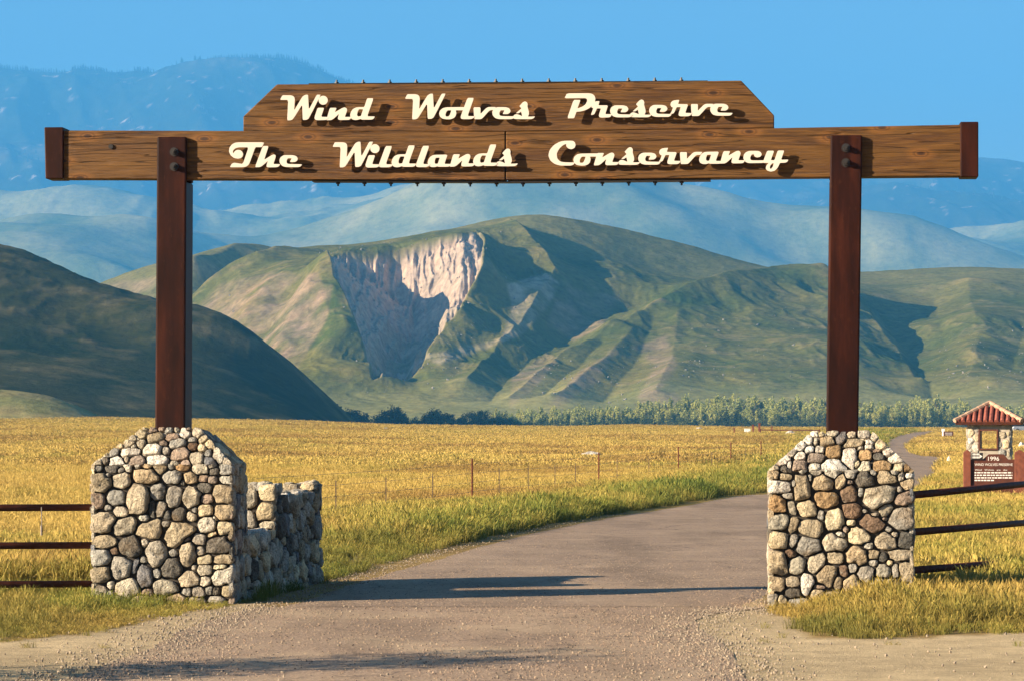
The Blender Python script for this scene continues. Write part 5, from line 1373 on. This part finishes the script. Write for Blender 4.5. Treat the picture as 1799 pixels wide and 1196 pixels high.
def grass():
    xs = []; ys = []; ss = []; far = []
    for (y0, y1, dens, sc, fr) in [(28, 46, 60, 1.0, 0), (46, 80, 24, 1.1, 0), (80, 140, 10, 1.2, 0), (140, 240, 5.0, 0.8, 1), (240, 420, 2.2, 1.0, 1), (420, 720, 0.8, 1.4, 1)]:
        x, y = band(y0, y1, dens); xs.append(x); ys.append(y); ss.append(np.full(len(x), sc)); far.append(np.full(len(x), fr))
    x = np.concatenate(xs); y = np.concatenate(ys); s = np.concatenate(ss); far = np.concatenate(far)
    dl = seg_dist(x, y, RLp); dr = seg_dist(x, y, RRp)
    onroad = in_poly(x, y, road_poly) | in_poly(x, y, apron_poly)
    margin = 0.10 + 0.14 * (fbm(x/0.8, y/0.8, 2, 201) + 0.6)
    jx = 0.22 * fbm(x/0.5, y/0.7, 3, 203); jy = 0.55 * fbm(x/0.7, y/0.9, 3, 204)
    dirt = in_poly(x + jx, y + jy, dirtL) | in_poly(x + jx, y + jy, dirtR)
    stray = RNG.random(len(x)) < 0.012
    keep = ~onroad & ~footprint(x, y) & (~dirt | stray) & ((np.minimum(dl, dr) > margin) | (y > 400))
    # trodden strip beside the road just behind the wall is short and thin
    col = x / y * F + CX
    x, y, s, far, dl, dr, dirt, col = [a[keep] for a in (x, y, s, far, dl, dr, dirt, col)]
    n = len(x)
    right = col > np.interp(y, [30, 36, 60, 100, 120, 200, 600], [1300, 1345, 1500, 1590, 1600, 1600, 1610])
    n1 = fbm(x/5.0, y/9.0, 3, 211); n2 = fbm(x/1.4, y/2.4, 3, 212); n3 = fbm(x/16, y/40, 4, 213)
    h = np.full(n, 0.30) + 0.10 * n1
    tint = 0.09 + 0.25 * n1 + 0.18 * n2 + 0.22 * n3
    verge = np.exp(-(np.where(right, 99, dl) / (2.0 + 0.03 * y))**2)
    h = h + (0.24 + 0.22 * n2) * verge * (1 - np.exp(-(dl / 0.8)**2)); tint = tint + (0.50 + 0.25 * n2) * verge
    shortz = sstep(36, 39, y) * (1 - sstep(48, 58, y)) * (col < 1000) * (col > 400)
    h = np.where(shortz > 0.3, h * (1 - 0.55 * shortz * np.exp(-(dl/3.5)**2)), h)
    tint = tint + 0.25 * shortz
    tint = np.where(right, 0.48 + 0.45 * n2 + 0.30 * n1 - 0.25 * sstep(60, 130, y) - 0.1, tint)
    h = np.where(right, 0.36 + 0.1 * n1, h)
    fgL = (y < 39) & (col < 440); fgR = (y < 39) & (col > 1330)
    h = np.where(fgL, 0.16 + 0.06 * n1, h); tint = np.where(fgL, 0.38 + 0.55 * n2 + 0.35 * n1 + 0.25 * sstep(33.5, 31, y), tint)
    h = np.where(fgR, 0.31 + 0.14 * n1 + 0.08 * n2, h); tint = np.where(fgR, 0.40 + 0.6 * n2 + 0.25 * n1 + 0.30 * sstep(33.5, 31.5, y), tint)
    de = np.minimum(seg_dist(x, y, dirtL), seg_dist(x, y, dirtR)); h = h * (0.35 + 0.65 * sstep(0.0, 1.3, de))
    h = np.where(dirt, 0.07, h); tint = np.where(dirt, 0.7, tint)
    h = h * RNG.uniform(0.7, 1.25, n); h = np.where(far == 1, h * 1.1, h)
    width = np.where(far == 1, 0.75 * s, np.clip(h * 1.0, 0.18, 0.5) * s)
    z = ground_z(x, y) - 0.01
    rnd = np.clip(0.56 + 0.5 * fbm(x/2.2, y/5, 3, 231) + RNG.uniform(-0.2, 0.2, n) + 1.0 * fbm(x/11, y/22, 4, 232), 0, 1)
    rnd = np.where(verge > 0.5, rnd * 0.75, rnd); rnd = np.where(y < 40, rnd * 0.80, rnd)
    rot = np.stack([RNG.normal(0, 0.10, n) , RNG.normal(0.06, 0.10, n), RNG.uniform(0, 6.283, n)], 1)
    pts = np.stack([x, y, z], 1); scl = np.stack([width, width, h], 1)
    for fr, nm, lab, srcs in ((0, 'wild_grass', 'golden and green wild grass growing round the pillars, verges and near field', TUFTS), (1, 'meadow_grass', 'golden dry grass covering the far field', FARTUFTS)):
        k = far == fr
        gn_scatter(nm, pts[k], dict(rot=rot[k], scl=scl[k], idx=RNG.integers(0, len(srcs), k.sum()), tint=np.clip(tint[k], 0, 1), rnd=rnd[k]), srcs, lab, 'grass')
    print('grass tufts', n)
grass()

# ---- loose gravel along the edges of the asphalt
def gravel():
    srcs = []
    for sd in range(3):
        bm = bmesh.new(); bmesh.ops.create_icosphere(bm, subdivisions=1, radius=1.0)
        rs = random.Random(sd)
        for v in bm.verts: v.co *= rs.uniform(0.7, 1.2)
        me = bpy.data.meshes.new('pebble'); bm.to_mesh(me); bm.free(); me.materials.append(M['pebble']); srcs.append(bpy.data.objects.new('pebble', me))
    X = []; Y = []
    ap = apron_poly
    edges = [(ap[i], ap[i+1]) for i in (0, 1, 2, 3, 4)] + [(ap[i], ap[i+1]) for i in (8, 9, 10, 11, 12, 13)]
    for (a, b_) in edges:
        L = math.hypot(b_[0]-a[0], b_[1]-a[1]); n = int(min(L, 6) * 260)
        t = RNG.random(n); s = RNG.normal(0, 0.30, n)
        nx, ny = -(b_[1]-a[1]) / L, (b_[0]-a[0]) / L
        X.append(a[0] + (b_[0]-a[0]) * t + nx * s); Y.append(a[1] + (b_[1]-a[1]) * t + ny * s)
    n = 1800; y = np.sqrt(RNG.uniform(22**2, 35.5**2, n)); X.append(RNG.uniform(-0.2, 0.2, n) * y); Y.append(y)
    for poly, n in ((RLp[:9], 1600), (RRp[:5], 500)):
        i = RNG.integers(0, len(poly) - 1, n); t = RNG.random(n); p = np.array(poly)
        q = p[i] * (1 - t[:, None]) + p[i+1] * t[:, None]; X.append(q[:, 0] + RNG.normal(0, 0.16, n)); Y.append(q[:, 1])
    x = np.concatenate(X); y = np.concatenate(Y); n = len(x)
    r = 0.005 + 0.014 * RNG.random(n)**3
    pts = np.stack([x, y, ground_z(x, y) + 0.012], 1)
    gn_scatter('gravel', pts, dict(rot=RNG.uniform(0, 6.28, (n, 3)), scl=np.stack([r, r*0.9, r*0.7], 1), idx=RNG.integers(0, 3, n)), srcs, 'loose pale gravel along the driveway edges', 'gravel')
M['pebble'] = plain('pale_pebble', (0.27, 0.215, 0.155), 0.9, 0.35, 14)
gravel()

# ---- loosened aggregate: the coarse grain of the worn asphalt
def aggregate():
    srcs = []
    for sd, (nm, c) in enumerate((('light', (0.36, 0.262, 0.18)), ('mid', (0.27, 0.19, 0.135)), ('dark', (0.10, 0.075, 0.06)))):
        bm = bmesh.new(); bmesh.ops.create_icosphere(bm, subdivisions=1, radius=1.0); rs = random.Random(40 + sd)
        for v in bm.verts: v.co *= rs.uniform(0.7, 1.2)
        me = bpy.data.meshes.new('chip'); bm.to_mesh(me); bm.free(); me.materials.append(plain('stone_chip_' + nm, c, 0.95, 0.25, 20)); srcs.append(bpy.data.objects.new('chip', me))
    n = 130000; y = np.sqrt(RNG.uniform(22.5**2, 60**2, n)); x = RNG.uniform(-0.185, 0.185, n) * y
    k = in_poly(x, y, apron_poly) | in_poly(x, y, road_poly); x = x[k]; y = y[k]; n = len(x)
    patch = fbm(x / 1.6, y / 3.0, 3, 260)
    k = RNG.random(n) < np.clip(0.62 + 0.7 * patch, 0.15, 1) * (1 - sstep(34, 58, y)); x = x[k]; y = y[k]; n = len(x)
    r = 0.0045 + 0.007 * RNG.random(n) ** 2
    gn_scatter('road_aggregate', np.stack([x, y, ground_z(x, y) + 0.011], 1), dict(rot=RNG.uniform(0, 6.28, (n, 3)), scl=np.stack([r, r, r * 0.8], 1), idx=RNG.choice(3, n, p=[0.34, 0.33, 0.33])), srcs, 'coarse stone chips standing out of the worn asphalt', 'gravel')
aggregate()

# ---- trees: tapered trunk with limbs, a crown of leaf clumps
def mat_leaf(name, cols, trans=0.3):
    m, nt, b, out = new_mat(name)
    at = N(nt, 'ShaderNodeAttribute'); at.attribute_name = 'tone'
    sep = N(nt, 'ShaderNodeSeparateColor'); nt.links.new(at.outputs['Color'], sep.inputs[0])
    c = ramp(nt, sep.outputs[0], [(i / (len(cols) - 1), c_) for i, c_ in enumerate(cols)])
    oi = N(nt, 'ShaderNodeObjectInfo')
    c = mix(nt, 0.6, c, ramp(nt, oi.outputs['Random'], [(0.0, (0.65, 0.7, 0.6)), (0.5, (1, 1, 1)), (1.0, (1.3, 1.2, 1.0))]), 'MULTIPLY')
    nt.links.new(c, b.inputs['Base Color']); b.inputs['Roughness'].default_value = 0.8; b.inputs['Specular IOR Level'].default_value = 0.1
    tr = N(nt, 'ShaderNodeBsdfTranslucent'); nt.links.new(c, tr.inputs['Color'])
    ms = N(nt, 'ShaderNodeMixShader'); ms.inputs[0].default_value = trans
    nt.links.new(b.outputs[0], ms.inputs[1]); nt.links.new(tr.outputs[0], ms.inputs[2]); nt.links.new(ms.outputs[0], out.inputs['Surface'])
    return m
M['leaf_pale'] = mat_leaf('pale_cottonwood_leaf', [(0.30, 0.33, 0.08), (0.43, 0.43, 0.13), (0.54, 0.52, 0.20)], 0.45)
M['leaf_dark'] = mat_leaf('dark_oak_leaf', [(0.02, 0.03, 0.012), (0.04, 0.06, 0.02), (0.075, 0.10, 0.032)], 0.2)
M['leaf_mid'] = mat_leaf('willow_leaf', [(0.05, 0.065, 0.025), (0.09, 0.11, 0.04), (0.14, 0.16, 0.06)], 0.25)
M['bark'] = plain('grey_bark', (0.16, 0.13, 0.10), 0.95, 0.4, 3)
def leaves(blobs, per, size, seed, mat, name='crown'):
    """blobs: (x, y, z, rx, rz) clumps filled with small leaf faces"""
    rs = np.random.default_rng(seed); V = []; T = []
    for (bx, by, bz, rx, rz) in blobs:
        n = per; d = rs.normal(0, 1, (n, 3)); d /= np.linalg.norm(d, axis=1)[:, None]
        r = rs.random(n) ** 0.45
        c = np.stack([bx + d[:, 0]*r*rx, by + d[:, 1]*r*rx, bz + d[:, 2]*r*rz], 1)
        a = rs.normal(0, 1, (n, 3)); a /= np.linalg.norm(a, axis=1)[:, None]
        b_ = np.cross(a, rs.normal(0, 1, (n, 3))); b_ /= np.linalg.norm(b_, axis=1)[:, None]
        s = size * rs.uniform(0.6, 1.3, (n, 1))
        quad = np.stack([c - a*s, c + b_*s*0.7, c + a*s, c - b_*s*0.7], 1)
        V.append(quad.reshape(-1, 3)); T.append(np.repeat(np.clip(rs.normal(0.5, 0.25, n) + 0.1, 0, 1), 4))
    V = np.concatenate(V); T = np.concatenate(T); f = np.arange(len(V)).reshape(-1, 4)
    me = bpy.data.meshes.new(name); me.from_pydata(V.tolist(), [], f.tolist()); me.materials.append(mat)
    col_attr(me, np.stack([T, T, T], 1)); me.update()
    return me
def trunk_mesh(h, r, limbs, seed):
    rs = random.Random(seed); m = MB()
    pts = [(0, 0, -0.5)] + [(rs.uniform(-.02, .02) * h * i, rs.uniform(-.02, .02) * h * i, h * i / 4) for i in range(1, 5)]
    m.tube(pts, [r * (1 - 0.2 * i) for i in range(5)], 6)
    for k in range(limbs):
        t = rs.uniform(0.3, 0.9); a = rs.uniform(0, 6.28); p = Vector(pts[min(4, 1 + int(t * 4))]); l = h * rs.uniform(0.25, 0.45)
        e = p + Vector((math.cos(a) * l * 0.5, math.sin(a) * l * 0.5, l * 0.8))
        m.tube([p, (p + e) / 2 + Vector((0, 0, l * 0.06)), e], [r * 0.4, r * 0.28, r * 0.1], 5)
    o = m.build('trunk', M['bark']); me = o.data; bpy.data.objects.remove(o); return me
def cottonwood(seed):
    rs = random.Random(seed); bl = []
    for k in range(rs.randint(8, 12)):          # upswept plumes
        a = rs.uniform(0, 6.28); r = rs.uniform(0, 0.20); top = rs.uniform(0.62, 0.97) - r * 0.5; x = math.cos(a) * r; y = math.sin(a) * r
        for j in range(4):
            t = j / 3; bl.append((x * (0.6 + 0.5 * t), y * (0.6 + 0.5 * t), top * (0.30 + 0.70 * t) - 0.04, 0.085 * (1.1 - 0.55 * t), 0.13))
    return leaves(bl, 46, 0.027, seed, M['leaf_pale']), trunk_mesh(0.7, 0.02, 6, seed)
def roundtree(seed, mat):
    rs = random.Random(seed); bl = []
    for k in range(rs.randint(14, 20)):
        a = rs.uniform(0, 6.28); r = rs.uniform(0.05, 0.40); z = rs.uniform(0.28, 0.86); r *= math.sqrt(max(0.1, 1 - ((z - 0.5) / 0.5) ** 2)) + 0.1
        s = rs.uniform(0.10, 0.18); bl.append((math.cos(a) * r, math.sin(a) * r, z, s, s * 0.85))
    return leaves(bl, 70, 0.026, seed, mat), trunk_mesh(0.55, 0.03, 6, seed)
CW = [cottonwood(s) for s in range(300, 306)]
OAK = [roundtree(s, M['leaf_dark']) for s in range(320, 324)]
WIL = [roundtree(s, M['leaf_mid']) for s in range(330, 334)]
def tree(name, kinds, x, y, h, w, label, group):
    cr, tr = random.choice(kinds)
    root = empty(name, (x, y, gz(x, y) - 0.1), random.uniform(0, 6.28)); root.scale = (w, w, h)
    tag(root, label, 'tree', group)
    link(bpy.data.objects.new('trunk', tr), root); link(bpy.data.objects.new('crown', cr), root)
def top_h(x, d, py): return (EYE - (py - HZ) / F * d) - gz(x, d)
def tree_belt():
    tops = ([860, 950, 1050, 1150, 1250, 1300, 1400, 1500, 1560, 1620, 1680, 1760, 1860], [722, 716, 712, 706, 699, 698, 702, 704, 706, 702, 710, 718, 712])
    for row, (d0, n, dy) in enumerate(((1372, 120, 3), (1336, 90, 14))):
        for i in range(n):
            px = 868 + (i + random.uniform(-0.4, 0.4)) * (1000.0 / n); d = d0 + random.uniform(-12, 12); x = (px - CX) / F * d
            h = top_h(x, d, np.interp(px, *tops) + dy + random.uniform(-7, 7)) * 1.12; h = max(h, 5)
            tree('cottonwood_tree', CW, x, d, h, h * random.uniform(0.8, 1.2), 'pale green cottonwood in the long tree belt at the foot of the hills', 'cottonwoods along the valley')
    for i in range(46):
        px = 545 + (i + random.uniform(-0.4, 0.4)) * 7.4; d = 1345 + random.uniform(-20, 20); x = (px - CX) / F * d
        t = 722 - 8 * math.sin(i * 0.7) + random.uniform(-7, 7)
        h = max(4.0, top_h(x, d, t))
        if px < 700: tree('oak_tree', OAK, x, d, h, h * random.uniform(0.9, 1.3), 'dark rounded tree in the thicket below the shaded hill', 'dark trees below the hill')
        else: tree('willow_tree', WIL if random.random() < 0.6 else OAK, x, d, h, h * random.uniform(0.8, 1.1), 'mid green rounded tree in the thicket below the landslide scar', 'mid green trees below the scar')
    for i in range(62):
        px = 860 + (i + random.uniform(-0.5, 0.5)) * 15.5; d = 1318 + random.uniform(-10, 10); x = (px - CX) / F * d
        h = max(4.0, top_h(x, d, 734 + random.uniform(-9, 5)))
        tree('willow_tree', WIL if random.random() < 0.6 else OAK, x, d, h, h * random.uniform(0.8, 1.3), 'low dark willow in front of the cottonwood belt', 'low willows before the cottonwoods')
tree_belt()

# ---- conifers on the far mountain, boulders on the hillsides
def conifer_source(seed):
    rs = random.Random(seed); V = []; Fs = []
    for k in range(5):
        z0 = 0.1 + k * 0.16; r = 0.19 * (1 - k * 0.17); n = 7; b0 = len(V)
        for i in range(n):
            a = 6.283 * i / n + k; rr = r * rs.uniform(0.7, 1.2); V.append((math.cos(a) * rr, math.sin(a) * rr, z0 + rs.uniform(-.03, .03)))
        V.append((0, 0, z0 + 0.30 - k * 0.015)); Fs += [(b0 + i, b0 + (i + 1) % n, b0 + n) for i in range(n)]
    me = bpy.data.meshes.new('conifer'); me.from_pydata(V, [], Fs); me.materials.append(M['conifer']); return bpy.data.objects.new('conifer', me)
M['conifer'] = plain('conifer_needles', (0.025, 0.036, 0.018), 0.9, 0.3, 3)
def forest():
    pa, pb = pxpy(MTX, MTD, MTH); ok = (pa > -60) & (pa < 1900)
    sky_row = np.array([MTH[:, j].argmax() for j in range(MTH.shape[1])])
    rows = np.arange(MTH.shape[0])[:, None]; near_sky = np.abs(rows - sky_row[None, :]) <= 3
    dens = np.clip(0.25 + 1.1 * fbm(MTX/420, MTD/600, 4, 301), 0, 1) * sstep(700, 1200, MTH) * 0.16 + near_sky * 0.9 * (pa < 760)
    pick = (RNG.random(MTH.shape) < dens) & ok & (rows <= sky_row[None, :] + 4)
    i, j = np.where(pick); p = np.stack([MTX[i, j], MTD[i, j], MTH[i, j] - 1.0], 1)
    k = len(p); p[:, 0] += RNG.uniform(-4, 4, k)
    h = RNG.uniform(10, 34, k) * np.where(near_sky[i, j], 1.0, 0.8); w = h * RNG.uniform(0.8, 1.2, k)
    gn_scatter('conifer_forest', p, dict(rot=np.stack([np.zeros(k), np.zeros(k), RNG.uniform(0, 6.28, k)], 1), scl=np.stack([w, w, h], 1), idx=RNG.integers(0, 2, k)), [conifer_source(1), conifer_source(2)], 'dark conifer forest on the far mountain and its skyline', 'forest')
    print('conifers', k)
forest()
def hill_rocks():
    bm = bmesh.new(); bmesh.ops.create_icosphere(bm, subdivisions=1, radius=1.0); rs = random.Random(3)
    for v in bm.verts: v.co *= rs.uniform(0.6, 1.2)
    me = bpy.data.meshes.new('hill_rock'); bm.to_mesh(me); bm.free(); me.materials.append(plain('hill_rock', (0.27, 0.235, 0.19), 0.95, 0.3, 2)); s = bpy.data.objects.new('hill_rock', me)
    pa, pb = pxpy(MIDX, MIDD, MIDH); w = np.zeros(MIDH.shape)
    for poly, d in (([(1620,600),(1799,560),(1799,690),(1650,690)], 0.005), ([(1190,630),(1300,640),(1290,665),(1200,670)], 0.012), ([(900,640),(1130,600),(1190,705),(900,712)], 0.006), ([(380,520),(460,500),(440,580)], 0.006), ([(880,480),(960,480),(920,590)], 0.008), ([(560,440),(900,400),(800,690),(640,690)], 0.004), ([(1200,500),(1440,500),(1440,700),(1200,700)], 0.0012)):
        w = np.maximum(w, in_poly(pa, pb, poly) * d)
    i, j = np.where(RNG.random(MIDH.shape) < w); k = len(i); r = 0.3 + 0.9 * RNG.random(k) ** 4
    gn_scatter('hill_rocks', np.stack([MIDX[i, j], MIDD[i, j], MIDH[i, j]], 1), dict(rot=RNG.uniform(0, 6.28, (k, 3)), scl=np.stack([r, r, r * 0.7], 1), idx=np.zeros(k, int)), [s], 'pale rocks strewn over the hillsides', 'rocks')
hill_rocks()

# ---- unseen shrub added left of the driveway to cast the long asphalt shadow and the bush by the kiosk
def shrub(name, loc, h, w, label, mat, seed, per=260, size=0.035):
    rs = random.Random(seed); bl = []
    for k in range(16):
        a = rs.uniform(0, 6.28); r = rs.uniform(0, 0.36); z = rs.uniform(0.15, 0.82); bl.append((math.cos(a) * r * w, math.sin(a) * r * w, z * h, 0.17 * w, 0.16 * h))
    root = empty(name, loc); tag(root, label, 'shrub')
    link(bpy.data.objects.new('crown', leaves(bl, per, size, seed, mat)), root)
    m = MB()
    for k in range(6):
        a = k * 1.05; m.tube([(0, 0, -0.1), (math.cos(a) * w * 0.12, math.sin(a) * w * 0.12, h * 0.35), (math.cos(a) * w * 0.3, math.sin(a) * w * 0.3, h * 0.75)], [0.035, 0.025, 0.01], 5)
    m.build('stem', M['bark'], root)
shrub('shrub', (-6.9, 24.6, 0), 3.0, 2.5, 'leafy green shrub added out of view beside the driveway to cast the road shadow', M['leaf_mid'], 401)
k = 100.0 / F; gx = (1766 - CX) * k
shrub('shrub', (gx, 100.0, gz(gx, 100.0)), 1.35, 0.75, 'small green bush growing against the stone kiosk behind the sign', M['leaf_mid'], 402, 120, 0.05)
